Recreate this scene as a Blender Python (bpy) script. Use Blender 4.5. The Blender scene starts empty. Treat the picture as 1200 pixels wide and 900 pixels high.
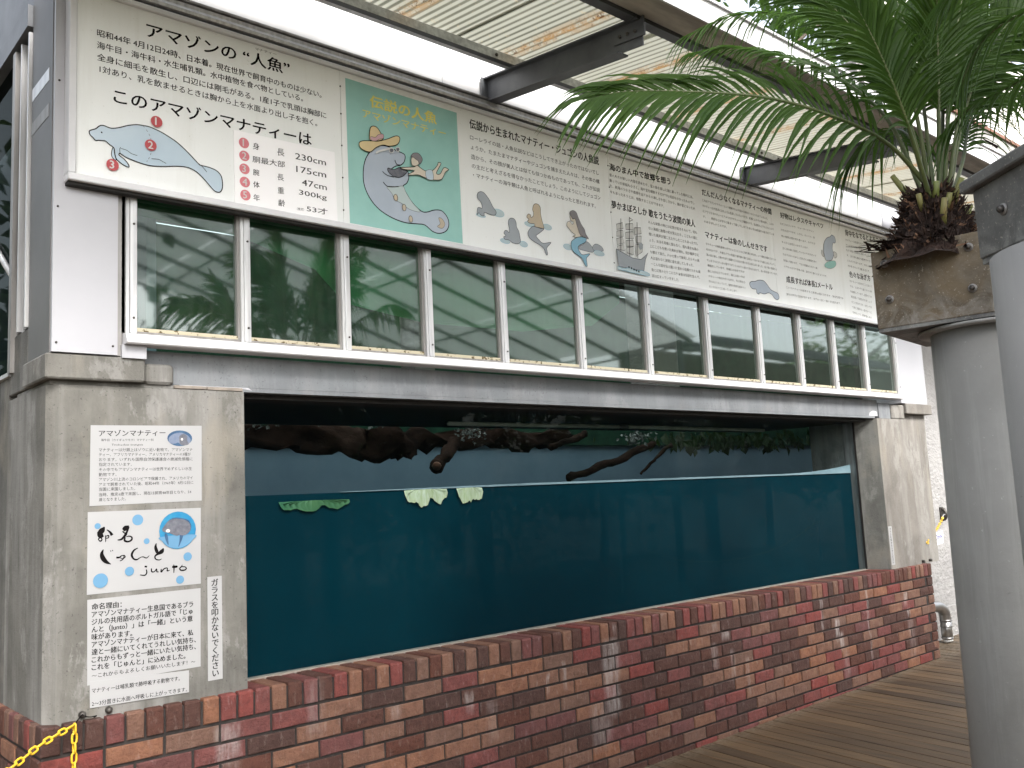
import bpy, math, random
from mathutils import Vector, Matrix, noise
from mathutils.geometry import tessellate_polygon
R = math.radians
scene = bpy.context.scene
C = scene.collection
random.seed(7)

# ---------------------------------------------------------------- camera
cam_data = bpy.data.cameras.new('camera')
cam_data.lens = 32.174
cam_data.sensor_width = 36
cam_data.clip_start = 0.05
cam_data.clip_end = 2000
cam = bpy.data.objects.new('camera', cam_data)
C.objects.link(cam)
cr = Vector((0.75098322, -0.6584732, -0.04936843))
cd = Vector((0.04486222, 0.12547051, -0.99108251))
cf = Vector((0.65879555, 0.74207155, 0.12376682))
cam.matrix_world = Matrix(((cr.x, -cd.x, -cf.x, -0.8835), (cr.y, -cd.y, -cf.y, -3.463), (cr.z, -cd.z, -cf.z, 1.49), (0, 0, 0, 1)))
scene.camera = cam
scene.render.resolution_x, scene.render.resolution_y = 1024, 768

# ---------------------------------------------------------------- sky and sun (bright overcast)
SUN_EL, SUN_AZ = R(42), R(188)
world = bpy.data.worlds.new('World')
scene.world = world
world.use_nodes = True
wn = world.node_tree
bg = wn.nodes['Background']
sky = wn.nodes.new('ShaderNodeTexSky')
sky.sky_type = 'NISHITA'
sky.sun_disc = False
sky.sun_elevation = SUN_EL
sky.sun_rotation = SUN_AZ
sky.dust_density = 4.0
hs = wn.nodes.new('ShaderNodeHueSaturation')
hs.inputs['Saturation'].default_value = 0.36
wn.links.new(sky.outputs['Color'], hs.inputs['Color'])
wn.links.new(hs.outputs['Color'], bg.inputs['Color'])
bg.inputs['Strength'].default_value = 0.13
sl = bpy.data.lights.new('sun', 'SUN')
sl.energy = 1.25
sl.angle = R(22)
sl.color = (1.0, 0.975, 0.94)
sun = bpy.data.objects.new('sun', sl)
C.objects.link(sun)
sd = Vector((math.sin(SUN_AZ) * math.cos(SUN_EL), math.cos(SUN_AZ) * math.cos(SUN_EL), math.sin(SUN_EL)))
sun.rotation_euler = sd.to_track_quat('Z', 'Y').to_euler()
scene.view_settings.view_transform = 'Standard'
scene.view_settings.look = 'None'
scene.view_settings.exposure = 2.12
scene.view_settings.gamma = 1
scene.cycles.max_bounces = 8
scene.cycles.transparent_max_bounces = 16

# ---------------------------------------------------------------- object helpers
def tag(o, label=None, cat=None, group=None, kind=None):
    if label: o['label'] = label
    if cat: o['category'] = cat
    if group: o['group'] = group
    if kind: o['kind'] = kind
    return o

def thing(name, loc, label, cat, group=None):
    o = bpy.data.objects.new(name, None)
    o.empty_display_size = 0.1
    C.objects.link(o)
    o.location = loc
    o['_w'] = 0
    del o['_w']
    return tag(o, label, cat, group)

def link_mesh(name, me, parent=None, kind=None):
    o = bpy.data.objects.new(name, me)
    C.objects.link(o)
    if parent is not None:
        o.parent = parent
        p = parent
        off = Vector((0, 0, 0))
        while p is not None:
            off += Vector(p.location)
            p = p.parent
        o.location = -off                       # mesh data is in world metres
    if kind: o['kind'] = kind
    return o

class MB:
    """collects faces; builds one mesh object"""
    def __init__(s): s.v, s.f, s.m, s.mats, s.sm = [], [], [], [], []
    def mi(s, mat):
        if mat not in s.mats: s.mats.append(mat)
        return s.mats.index(mat)
    def poly(s, pts, mat=None, smooth=False):
        i = len(s.v)
        s.v += [tuple(p) for p in pts]
        s.f.append(tuple(range(i, i + len(pts))))
        s.m.append(s.mi(mat)); s.sm.append(smooth)
    def add(s, verts, faces, mat=None, smooth=False):
        i = len(s.v)
        s.v += [tuple(p) for p in verts]
        k = s.mi(mat)
        for f in faces:
            s.f.append(tuple(i + j for j in f)); s.m.append(k); s.sm.append(smooth)
    def box(s, x0, x1, y0, y1, z0, z1, mat=None, M=None, ch=0.0):
        """box, optionally with chamfered vertical+horizontal edges (ch)"""
        if ch <= 0:
            vs = [(x0, y0, z0), (x1, y0, z0), (x1, y1, z0), (x0, y1, z0), (x0, y0, z1), (x1, y0, z1), (x1, y1, z1), (x0, y1, z1)]
            fs = [(0, 3, 2, 1), (4, 5, 6, 7), (0, 1, 5, 4), (1, 2, 6, 5), (2, 3, 7, 6), (3, 0, 4, 7)]
        else:
            c = ch
            ring = lambda z, d: [(x0 + c + d, y0 + d, z), (x1 - c - d, y0 + d, z), (x1 - d, y0 + c + d, z), (x1 - d, y1 - c - d, z), (x1 - c - d, y1 - d, z), (x0 + c + d, y1 - d, z), (x0 + d, y1 - c - d, z), (x0 + d, y0 + c + d, z)]
            rs = [ring(z0, c * .7), ring(z0 + c, 0), ring(z1 - c, 0), ring(z1, c * .7)]
            vs = [p for r in rs for p in r]
            fs = [tuple(reversed(range(8))), tuple(range(24, 32))]
            for k in range(3):
                for j in range(8):
                    fs.append((k * 8 + j, k * 8 + (j + 1) % 8, k * 8 + 8 + (j + 1) % 8, k * 8 + 8 + j))
        if M is not None: vs = [tuple(M @ Vector(p)) for p in vs]
        s.add(vs, fs, mat)
    def tube(s, pts, rad, n=8, mat=None, cap=True, smooth=True):
        pts = [Vector(p) for p in pts]
        rads = rad if isinstance(rad, (list, tuple)) else [rad] * len(pts)
        vs, fs = [], []
        ref = None
        for i, p in enumerate(pts):
            d = (pts[min(i + 1, len(pts) - 1)] - pts[max(i - 1, 0)])
            d = d.normalized() if d.length > 1e-9 else Vector((0, 0, 1))
            if ref is None:
                ref = d.cross(Vector((0, 0, 1)))
                if ref.length < 0.05: ref = d.cross(Vector((1, 0, 0)))
                ref.normalize()
            ref = (ref - d * ref.dot(d)).normalized()
            b = d.cross(ref)
            for k in range(n):
                a = 2 * math.pi * k / n
                vs.append(p + (ref * math.cos(a) + b * math.sin(a)) * rads[i])
        for i in range(len(pts) - 1):
            for k in range(n):
                fs.append((i * n + k, i * n + (k + 1) % n, (i + 1) * n + (k + 1) % n, (i + 1) * n + k))
        if cap:
            fs.append(tuple(reversed(range(n))))
            fs.append(tuple(range((len(pts) - 1) * n, len(pts) * n)))
        s.add(vs, fs, mat, smooth)
    def extrude(s, prof, a, b, mat=None):
        """profile of (y,z) points swept along x from a to b"""
        n = len(prof)
        vs = [(a, y, z) for y, z in prof] + [(b, y, z) for y, z in prof]
        fs = [(k, (k + 1) % n, n + (k + 1) % n, n + k) for k in range(n)]
        fs += [tuple(reversed(range(n))), tuple(range(n, 2 * n))]
        s.add(vs, fs, mat)
    def mesh(s, name):
        me = bpy.data.meshes.new(name)
        me.from_pydata(s.v, [], s.f)
        for mt in s.mats:
            if mt is not None: me.materials.append(mt)
        if any(mt is not None for mt in s.mats):
            me.polygons.foreach_set('material_index', s.m)
        me.polygons.foreach_set('use_smooth', s.sm)
        me.update()
        return me
    def build(s, name, parent=None, kind=None):
        return link_mesh(name, s.mesh(name), parent, kind)

def cr_spline(pts, n=6, closed=False):
    P = [Vector(p) for p in pts]
    out = []
    N = len(P)
    rng = range(N) if closed else range(N - 1)
    for i in rng:
        if closed: a, b, c, d = P[(i - 1) % N], P[i], P[(i + 1) % N], P[(i + 2) % N]
        else: a, b, c, d = P[max(i - 1, 0)], P[i], P[i + 1], P[min(i + 2, N - 1)]
        for k in range(n):
            t = k / n
            out.append(0.5 * ((2 * b) + (c - a) * t + (2 * a - 5 * b + 4 * c - d) * t * t + (3 * b - a - 3 * c + d) * t ** 3))
    if not closed: out.append(P[-1])
    return out

# ---------------------------------------------------------------- materials
def srgb(r, g, b):
    f = lambda c: (c / 255 / 12.92) if c / 255 <= .04045 else ((c / 255 + .055) / 1.055) ** 2.4
    return (f(r), f(g), f(b))

class NT:
    def __init__(s, name):
        s.mat = bpy.data.materials.new(name)
        s.mat.use_nodes = True
        s.n = s.mat.node_tree.nodes; s.l = s.mat.node_tree.links
        s.bsdf = s.n['Principled BSDF']; s.out = s.n['Material Output']
        s.geo = s.n.new('ShaderNodeNewGeometry')
    def mapping(s, scale=(1, 1, 1), src=None, rot=(0, 0, 0)):
        m = s.n.new('ShaderNodeMapping')
        m.inputs['Scale'].default_value = scale
        m.inputs['Rotation'].default_value = rot
        s.l.new(src or s.geo.outputs['Position'], m.inputs['Vector'])
        return m.outputs['Vector']
    def noise(s, scale, vec=None, detail=5, rough=.6, dist=0):
        n = s.n.new('ShaderNodeTexNoise')
        n.inputs['Scale'].default_value = scale
        n.inputs['Detail'].default_value = detail
        n.inputs['Roughness'].default_value = rough
        n.inputs['Distortion'].default_value = dist
        s.l.new(vec or s.geo.outputs['Position'], n.inputs['Vector'])
        return n.outputs['Fac']
    def ramp(s, fac, stops):
        r = s.n.new('ShaderNodeValToRGB')
        e = r.color_ramp.elements
        while len(e) < len(stops): e.new(.5)
        for el, (p, c) in zip(e, stops):
            el.position = p
            el.color = (c, c, c, 1) if isinstance(c, (int, float)) else (*c, 1)
        s.l.new(fac, r.inputs['Fac'])
        return r.outputs['Color']
    def mix(s, fac, a, b, mode='MIX'):
        m = s.n.new('ShaderNodeMix'); m.data_type = 'RGBA'; m.blend_type = mode
        for i, v in ((0, fac), (6, a), (7, b)):
            if isinstance(v, bpy.types.NodeSocket): s.l.new(v, m.inputs[i])
            elif i == 0: m.inputs[0].default_value = v
            else: m.inputs[i].default_value = (*v, 1)
        return m.outputs[2]
    def math(s, op, a, b=0.5, clamp=False):
        m = s.n.new('ShaderNodeMath'); m.operation = op; m.use_clamp = clamp
        for i, v in ((0, a), (1, b)):
            if isinstance(v, bpy.types.NodeSocket): s.l.new(v, m.inputs[i])
            else: m.inputs[i].default_value = v
        return m.outputs[0]
    def xyz(s, src=None):
        x = s.n.new('ShaderNodeSeparateXYZ'); s.l.new(src or s.geo.outputs['Position'], x.inputs[0])
        return x.outputs
    def rand(s):
        o = s.n.new('ShaderNodeObjectInfo'); return o.outputs['Random']
    def color(s, c):
        if isinstance(c, bpy.types.NodeSocket): s.l.new(c, s.bsdf.inputs['Base Color'])
        else: s.bsdf.inputs['Base Color'].default_value = (*c, 1)
    def set(s, rough=.6, metal=0, spec=.5):
        if isinstance(rough, bpy.types.NodeSocket): s.l.new(rough, s.bsdf.inputs['Roughness'])
        else: s.bsdf.inputs['Roughness'].default_value = rough
        s.bsdf.inputs['Metallic'].default_value = metal
        s.bsdf.inputs['Specular IOR Level'].default_value = spec
    def bump(s, h, strength=.3, dist=.005):
        b = s.n.new('ShaderNodeBump'); b.inputs['Strength'].default_value = strength
        b.inputs['Distance'].default_value = dist
        s.l.new(h, b.inputs['Height']); s.l.new(b.outputs[0], s.bsdf.inputs['Normal'])

def simple(name, c1, c2=None, scale=8, rough=.6, metal=0, spec=.5, bump=0, bscale=60, stretch=(1, 1, 1), lo=.35, hi=.65, dist=.004):
    m = NT(name)
    c2 = c2 or tuple(x * .8 for x in c1)
    v = m.mapping(stretch)
    m.color(m.mix(m.ramp(m.noise(scale, v), [(lo, 0.), (hi, 1.)]), c1, c2))
    m.set(rough, metal, spec)
    if bump: m.bump(m.noise(bscale, v), bump, dist)
    return m.mat

def concrete(name, base, dark, pale, bump=.35, warm=(.27, .245, .20)):
    m = NT(name)
    v = m.mapping((1, 1, 1))
    vs = m.mapping((1, 1, .10))
    c = m.mix(m.ramp(m.noise(3.2, v, 8, .65, .4), [(.36, 0.), (.66, 1.)]), base, dark)
    c = m.mix(m.math('MULTIPLY', m.ramp(m.noise(8, vs, 5, .6), [(.46, 0.), (.66, 1.)]), .5), c, pale)
    c = m.mix(m.math('MULTIPLY', m.ramp(m.noise(5.5, m.mapping((1, 1, .5)), 9, .72, .2), [(.54, 0.), (.60, 1.)]), .45), c, pale)
    c = m.mix(m.math('MULTIPLY', m.ramp(m.noise(2.6, m.mapping((1.3, 1, .6)), 6, .6), [(.54, 0.), (.66, 1.)]), .5), c, warm)
    c = m.mix(m.math('MULTIPLY', m.ramp(m.noise(26, vs, 6, .6), [(.56, 0.), (.70, 1.)]), .45), c, dark)
    c = m.mix(m.math('MULTIPLY', m.ramp(m.noise(95, v, 3, .6), [(.64, 0.), (.70, 1.)]), .6), c, tuple(x * .5 for x in dark))
    m.color(c)
    m.set(.85, 0, .3)
    m.bump(m.noise(55, v, 9, .75), bump, .008)
    return m.mat

def stain_bands(m, c, bands, pale=(.50, .46, .44)):
    """white lime runs at the places the wall carries them: (x, half width, z top, z bottom, strength)"""
    X = m.xyz()
    jit = m.math('MULTIPLY', m.math('SUBTRACT', m.noise(9, m.mapping((1, 1, .6)), 3), .5), .05)
    x = m.math('ADD', X[0], jit)
    br = m.ramp(m.noise(38, m.mapping((1, 1, .18)), 6, .7), [(.34, 0.), (.60, 1.)])
    tot = None
    for (cx, hw, zt, zb, st) in bands:
        d = m.math('ABSOLUTE', m.math('SUBTRACT', x, cx))
        a = m.math('SUBTRACT', 1.0, m.math('DIVIDE', d, hw), True)
        a = m.math('MULTIPLY', a, 2.2, True)
        t = m.math('MULTIPLY', m.math('SUBTRACT', zt, X[2]), 40, True)
        b = m.math('MULTIPLY', m.math('SUBTRACT', X[2], zb), 18, True)
        a = m.math('MULTIPLY', m.math('MULTIPLY', a, t), m.math('MULTIPLY', b, st * .5))
        tot = a if tot is None else m.math('MAXIMUM', tot, a)
    return m.mix(m.math('MULTIPLY', tot, br), c, pale)

BANDS = [(.66, .06, .70, .50, .75), (1.03, .05, .80, .55, .35), (1.42, .03, .64, .54, .5), (1.83, .03, .62, .50, .9), (1.96, .04, .56, .35, .25),
         (2.33, .012, .62, .50, .9), (2.45, .015, .66, .50, .7), (2.80, .075, .73, .30, .9), (2.84, .02, .80, .72, .8), (2.70, .09, .42, .15, .55),
         (3.72, .035, .70, .62, .6), (3.82, .045, .63, .56, 1.3), (3.70, .04, .58, .40, .7), (3.88, .03, .52, .30, .5), (4.02, .02, .45, .2, .5),
         (4.93, .02, .71, .46, .8), (5.12, .04, .55, .38, 1.3), (5.16, .035, .46, .30, 1.0), (5.2, .05, .36, .1, .4), (5.56, .018, .71, .15, .7),
         (6.15, .035, .63, .50, 1.2), (6.19, .03, .50, .42, 1.2), (6.2, .06, .42, .1, .4)]

def brick_mat(name, a, b):
    m = NT(name)
    v = m.mapping((1, 1, 1))
    c = m.mix(m.ramp(m.noise(14, v, 6, .65, .5), [(.35, 0.), (.68, 1.)]), a, b)
    # every brick fired a little differently
    h = m.n.new('ShaderNodeHueSaturation')
    m.l.new(m.math('ADD', m.math('MULTIPLY', m.rand(), .42), .78), h.inputs['Value'])
    m.l.new(m.math('ADD', m.math('MULTIPLY', m.rand(), .25), .85), h.inputs['Saturation'])
    m.l.new(c, h.inputs['Color'])
    c = m.mix(m.math('MULTIPLY', m.ramp(m.noise(120, v, 4, .7), [(.58, 0.), (.7, 1.)]), .45), h.outputs['Color'], tuple(x * .45 for x in a))
    c = m.mix(m.math('MULTIPLY', m.ramp(m.noise(45, m.mapping((1, 1, .3)), 6, .7), [(.56, 0.), (.72, 1.)]), .22), c, (.5, .44, .42))
    c = m.mix(m.math('MULTIPLY', m.ramp(m.noise(33, v, 8, .8, .6), [(.50, 0.), (.58, 1.)]), .35), c, tuple(x * .38 for x in a))
    c = stain_bands(m, c, BANDS)
    m.color(c)
    m.set(.72, 0, .35)
    m.bump(m.math('ADD', m.noise(60, v, 9, .75, 1.0), m.math('MULTIPLY', m.noise(14, v, 3), .8)), .95, .010)
    return m.mat

M = {}
M['brick_red'] = brick_mat('red_brick', (0.1843, 0.05299, 0.04608), (0.1244, 0.03802, 0.03341))
M['brick_tan'] = brick_mat('tan_brick', (0.2115, 0.1046, 0.06525), (0.1552, 0.072, 0.04725))
M['brick_brown'] = brick_mat('brown_brick', (0.07247, 0.0291, 0.02031), (0.09004, 0.03843, 0.028))
M['mortar'] = simple('dark_mortar', (0.018, 0.0144, 0.0128), (0.036, 0.03, 0.0272), 30, .95, bump=.4)
M['bed'] = simple('grey_cement_bed', (.30, .26, .22), (.20, .175, .15), 20, .9, bump=.3)
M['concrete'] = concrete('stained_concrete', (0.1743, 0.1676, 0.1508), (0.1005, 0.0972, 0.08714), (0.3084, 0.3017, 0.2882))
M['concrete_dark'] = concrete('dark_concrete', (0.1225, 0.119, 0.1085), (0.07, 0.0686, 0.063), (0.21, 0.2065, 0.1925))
M['concrete_r'] = concrete('pale_stained_concrete', (0.2204, 0.2039, 0.1818), (0.1433, 0.1322, 0.1185), (0.3306, 0.3196, 0.2975))
M['reveal'] = concrete('reveal_concrete', (0.17, 0.17, 0.1573), (0.102, 0.102, 0.0935), (0.255, 0.255, 0.238))
M['lintel'] = concrete('grey_painted_lintel', (0.1878, 0.2023, 0.2131), (0.1445, 0.1517, 0.1625), (0.2456, 0.2528, 0.2601), .12, (0.2268, 0.2268, 0.2268))
M['white_metal'] = simple('white_aluminium', (.72, .72, .73), (.62, .62, .64), 3, .38, 0, .5)
M['panel_white'] = simple('white_cladding', (0.4224, 0.4224, 0.448), (0.384, 0.384, 0.4096), 1.5, .35, 0, .5)
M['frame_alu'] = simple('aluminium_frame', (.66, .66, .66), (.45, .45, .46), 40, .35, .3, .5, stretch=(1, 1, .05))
M['alu_shadow'] = simple('grey_and_shadow_aluminium', (.30, .29, .28), (.20, .19, .18), 30, .5, .3, .5, stretch=(1, 1, .08))  # darker aluminium; also paints the shadow strips beside the mullions
M['side_metal'] = simple('grey_shaded_side_cladding', (0.136, 0.1326, 0.1292), (0.102, 0.09928, 0.09656), 2.2, .5, 0, .4)  # grey metal with the shade on this side put into its base colour
M['steel'] = simple('dark_grey_steel_paint', (0.1211, 0.1275, 0.1364), (0.08288, 0.0867, 0.09435), 6, .5, .2, .5, bump=.05)
M['galv'] = simple('galvanised_steel', (0.75, 0.7625, 0.775), (0.5, 0.5125, 0.525), 35, .5, .4, .5)
M['bolt'] = simple('bolt_steel', (.13, .12, .11), (.05, .045, .04), 60, .5, .7, .5)
M['black'] = simple('shade_black_soffit', (.012, .011, .010), (.02, .018, .016), 9, .8)  # near-black colour carries the interior shade under the lintel
M['sealant'] = simple('mossy_sealant', (0.44, 0.4, 0.288), (0.096, 0.068, 0.024), 45, .8, lo=.56, hi=.62)
M['paper'] = simple('laminated_paper', (0.3744, 0.3744, 0.3744), (0.3557, 0.3557, 0.3588), 2, .35, 0, .4)
def board_mat():
    m = NT('printed_board')
    c = m.mix(m.ramp(m.noise(1.4, None, 5), [(.35, 0.), (.65, 1.)]), (.86, .875, .865), (.82, .835, .82))
    c = m.mix(m.math('MULTIPLY', m.ramp(m.noise(9, m.mapping((1, 1, .08)), 6, .7), [(.52, 0.), (.75, 1.)]), .28), c, (.62, .61, .55))
    c = m.mix(m.math('MULTIPLY', m.ramp(m.noise(85, None, 3, .7), [(.68, 0.), (.74, 1.)]), .4), c, (.45, .42, .34))
    m.color(c); m.set(.32, 0, .4)
    m.bump(m.noise(2.5, None, 2), .12, .01)
    return m.mat
M['board'] = board_mat()
M['sheet_white'] = simple('white_data_sheet', (.97, .96, .965), (.95, .93, .94), 6, .4)
M['ink'] = simple('black_print', (.007, .006, .0065), (.009, .008, .008), 5, .8, 0, .05)
M['ink_soft'] = simple('grey_print', (.030, .028, .028), (.036, .034, .034), 5, .8, 0, .05)
M['ink_grey'] = simple('faded_print', (.13, .125, .12), (.16, .155, .15), 5, .8, 0, .05)
M['ink_yellow'] = simple('yellow_print', (.80, .72, .16), (.75, .68, .15), 5, .6)
M['ink_red'] = simple('red_print', (.50, .075, .085), (.46, .07, .08), 5, .6)
M['ink_pink'] = simple('faded_red_print', (.70, .22, .25), (.66, .2, .23), 5, .6)
M['ink_white'] = simple('white_print', (0.63, 0.63, 0.612), (0.612, 0.612, 0.594), 5, .6)
M['ink_blue'] = simple('blue_print', (.04, .05, .30), (.04, .05, .27), 5, .6)
M['poster'] = simple('green_poster_print', (.32, .58, .53), (.27, .52, .475), 5, .5)
M['manatee'] = simple('pale_blue_print', (.52, .62, .70), (.47, .58, .67), 5, .5)
M['manatee_d'] = simple('blue_grey_print', (.40, .46, .54), (.44, .50, .58), 7, .5)
M['manatee_g'] = simple('grey_print_fill', (.36, .39, .42), (.32, .35, .38), 7, .5)
M['tan_print'] = simple('tan_print', (.56, .46, .32), (.50, .43, .33), 7, .5)
M['hat_print'] = simple('straw_print', (.68, .55, .30), (.64, .50, .28), 7, .5)
M['pink_print'] = simple('pink_print', (.60, .36, .38), (.55, .33, .36), 7, .5)
M['belly_print'] = simple('pale_belly_print', (.52, .60, .60), (.48, .57, .57), 7, .5)
M['skin_print'] = simple('skin_print', (.66, .60, .50), (.64, .57, .47), 7, .5)
M['blue_print'] = simple('light_blue_print', (.22, .44, .58), (.25, .48, .60), 9, .5)
M['water_print'] = simple('water_ring_print', (.45, .58, .63), (.50, .60, .62), 9, .5)
M['hair_print'] = simple('grey_hair_print', (.20, .19, .20), (.24, .22, .23), 9, .5)
M['dot_print'] = simple('sky_blue_dot_print', (.11, .25, .39), (.10, .235, .37), 5, .5)
M['photo_blue'] = simple('bright_blue_print', (.012, .16, .33), (.03, .22, .37), 30, .4)
M['photo_dark'] = simple('dark_blue_print', (.02, .06, .13), (.05, .11, .20), 30, .4)
M['photo_grey'] = simple('photo_grey_print', (0.096, 0.096, 0.12), (0.156, 0.162, 0.186), 60, .4)
M['photo_pale'] = simple('photo_pale_print', (0.135, 0.171, 0.261), (0.18, 0.216, 0.288), 60, .4)
M['plaster'] = simple('white_rough_plaster', (0.341, 0.3348, 0.3255), (0.2914, 0.2852, 0.279), 4, .9, 0, .3, bump=1.0, bscale=26, stretch=(0.62, 0.62, 0.992), dist=.02)
M['tank_blue'] = simple('pale_blue_tank_paint', (.12, .19, .23), (.09, .15, .19), 1.6, .55)
M['added_skylight'] = simple('milky_added_skylight_sheet', (.5, .52, .5), (.4, .42, .4), 2, .6)
_n = M['added_skylight'].node_tree
_t = _n.nodes.new('ShaderNodeBsdfTranslucent'); _t.inputs[0].default_value = (.75, .8, .8, 1)
_n.links.new(_t.outputs[0], _n.nodes['Material Output'].inputs[0])
M['tarp'] = simple('green_tarp', (.02, .24, .09), (.012, .15, .06), 3, .7, bump=.3, bscale=12)
M['netting'] = simple('dark_green_netting', (0.0154, 0.0528, 0.0286), (0.0088, 0.0286, 0.0176), 8, .9, 0, .1)
M['netting_l'] = simple('grey_brown_shade_net', (.10, .095, .075), (.065, .065, .05), 5, .9)
M['log'] = simple('wet_brown_bark', (0.02688, 0.01624, 0.01176), (0.00784, 0.00504, 0.00392), 7, 1, 0, .02, bump=.6, bscale=20, stretch=(.5, 1, 1), dist=.02)
M['wood_cut'] = simple('cut_wood', (.16, .07, .035), (.09, .04, .02), 30, .8)
M['tube'] = simple('dirty_white_pipe', (.36, .38, .33), (.22, .25, .2), 8, .6)
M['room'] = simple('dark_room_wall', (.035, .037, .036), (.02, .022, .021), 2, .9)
M['pipe'] = simple('zinc_pipe', (.42, .41, .40), (.28, .27, .26), 12, .28, .9, .5)
M['chain'] = simple('yellow_plastic_chain', (.75, .47, .03), (.62, .37, .02), 14, .4)
M['fascia'] = simple('white_fascia_board', (0.576, 0.576, 0.576), (0.504, 0.504, 0.504), 3, .55, stretch=(1, 1, .15))
M['gutter_soffit'] = simple('grubby_soffit', (0.494, 0.4465, 0.38), (0.228, 0.209, 0.1805), 4, .8, stretch=(.4, 2, 1))
def column_mat(name, a, b):
    m = NT(name)
    c = m.mix(m.ramp(m.noise(2.2, None, 7, .65), [(.35, 0.), (.65, 1.)]), a, b)
    c = m.mix(m.math('MULTIPLY', m.ramp(m.noise(13, m.mapping((1, 1, .05)), 6, .65), [(.52, 0.), (.66, 1.)]), .35), c, tuple(x * 1.35 for x in a))
    c = m.mix(m.math('MULTIPLY', m.ramp(m.noise(10, m.mapping((1.3, 1.3, .07)), 6, .65), [(.55, 0.), (.68, 1.)]), .4), c, tuple(x * .6 for x in b))
    c = m.mix(m.math('MULTIPLY', m.ramp(m.noise(9, m.mapping((1, 1, 2.6)), 10, .8, 1.5), [(.66, 0.), (.69, 1.)]), .7), c, tuple(x * .3 for x in b))
    c = m.mix(m.math('MULTIPLY', m.ramp(m.noise(60, None, 4, .7), [(.66, 0.), (.72, 1.)]), .5), c, tuple(x * 1.6 for x in a))
    m.color(c); m.set(.55, 0, .35)
    m.bump(m.noise(16, None, 8, .7), .22, .006)
    return m.mat
M['column'] = column_mat('grey_painted_column', (.34, .335, .32), (.27, .265, .25))
M['column_n'] = column_mat('light_grey_painted_column', (.285, .28, .27), (.24, .236, .228))
M['fibre'] = simple('palm_fibre', (0.04, 0.0192, 0.012), (0.0128, 0.0064, 0.004), 25, .9, bump=.9, bscale=70, dist=.01)
M['fibre_l'] = simple('pale_palm_fibre', (0.216, 0.12, 0.068), (0.096, 0.048, 0.028), 25, .9)
M['rachis'] = simple('green_rachis', (.060, .085, .022), (.085, .10, .03), 9, .5)
M['petiole'] = simple('green_petiole', (.12, .17, .035), (.22, .17, .06), 9, .5, stretch=(1, 1, .4))
M['bark'] = simple('tree_bark', (.10, .075, .055), (.05, .038, .03), 9, .9, bump=.6)
M['ground'] = simple('earth_ground', (.14, .12, .09), (.08, .07, .055), .8, .95, bump=.4)
M['rust'] = simple('rusty_drip_edge', (.17, .07, .04), (.10, .05, .035), 12, .8)
M['cream'] = simple('cream_wall_panel', (.66, .64, .58), (.60, .58, .53), 1.2, .7)
M['grey_eave'] = simple('grey_eave_board', (.26, .25, .235), (.21, .2, .19), 2, .7)

def plate_mat(name, a, b, c):
    m = NT(name)
    v = m.mapping((1, 1, 1))
    X = m.xyz()
    col = m.mix(m.ramp(m.noise(7, v, 8, .6, 1.0), [(.35, 0.), (.65, 1.)]), a, b)
    low = m.math('MULTIPLY', m.math('SUBTRACT', 2.07, X[2]), 14, True)
    f = m.math('MULTIPLY', m.ramp(m.noise(15, v, 8, .7, .8), [(.42, 0.), (.62, 1.)]), m.math('ADD', m.math('MULTIPLY', low, .75), .22))
    col = m.mix(f, col, c)
    col = m.mix(m.math('MULTIPLY', m.ramp(m.noise(150, v, 3), [(.62, 0.), (.7, 1.)]), .5), col, (.5, .45, .38))
    m.color(col); m.set(.6, 0, .4)
    m.bump(m.noise(60, v, 8, .7), .3, .004)
    return m.mat
M['planter'] = plate_mat('weathered_brown_plate', (.150, .112, .066), (.090, .072, .048), (.25, .23, .20))
M['planter_g'] = plate_mat('weathered_grey_plate', (.135, .135, .13), (.085, .085, .082), (.24, .24, .225))

def leaf_mat(name, a, b, tr=.35, rough=.38, st=None):
    m = NT(name)
    col = m.mix(m.ramp(m.noise(5 if st is None else 1, None if st is None else m.mapping(st), 3), [(.3, 0.), (.7, 1.)]), a, b)
    m.color(col); m.set(rough, 0, .2)
    t = m.n.new('ShaderNodeBsdfTranslucent')
    m.l.new(m.mix(.5, col, (.10, .22, .02)), t.inputs['Color'])
    mx = m.n.new('ShaderNodeMixShader'); mx.inputs[0].default_value = tr
    m.l.new(m.bsdf.outputs[0], mx.inputs[1]); m.l.new(t.outputs[0], mx.inputs[2])
    m.l.new(mx.outputs[0], m.out.inputs['Surface'])
    return m.mat
M['leaf'] = leaf_mat('palm_leaf', (.058, .105, .022), (.034, .072, .016), .40, .42)
M['leaf2'] = leaf_mat('pale_palm_leaf', (.075, .135, .04), (.05, .10, .025), .35, .5)
M['foliage'] = leaf_mat('dense_foliage', (.04, .075, .02), (.025, .05, .016))
M['foliage2'] = leaf_mat('light_foliage', (.07, .12, .03), (.05, .09, .025))
M['cabbage'] = leaf_mat('cabbage_leaf', (0.3828, 0.4224, 0.2244), (0.5676, 0.5808, 0.4488), .15, .5, (60, 60, 9))
M['cabbage_d'] = leaf_mat('dark_cabbage_leaf', (.03, .12, .06), (.08, .17, .07), .2, .5)
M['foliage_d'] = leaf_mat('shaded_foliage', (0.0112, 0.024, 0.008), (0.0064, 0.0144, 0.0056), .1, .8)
M['flower'] = simple('pale_leaves', (0.112, 0.126, 0.112), (0.056, 0.07, 0.0595), 30, .7)

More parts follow.
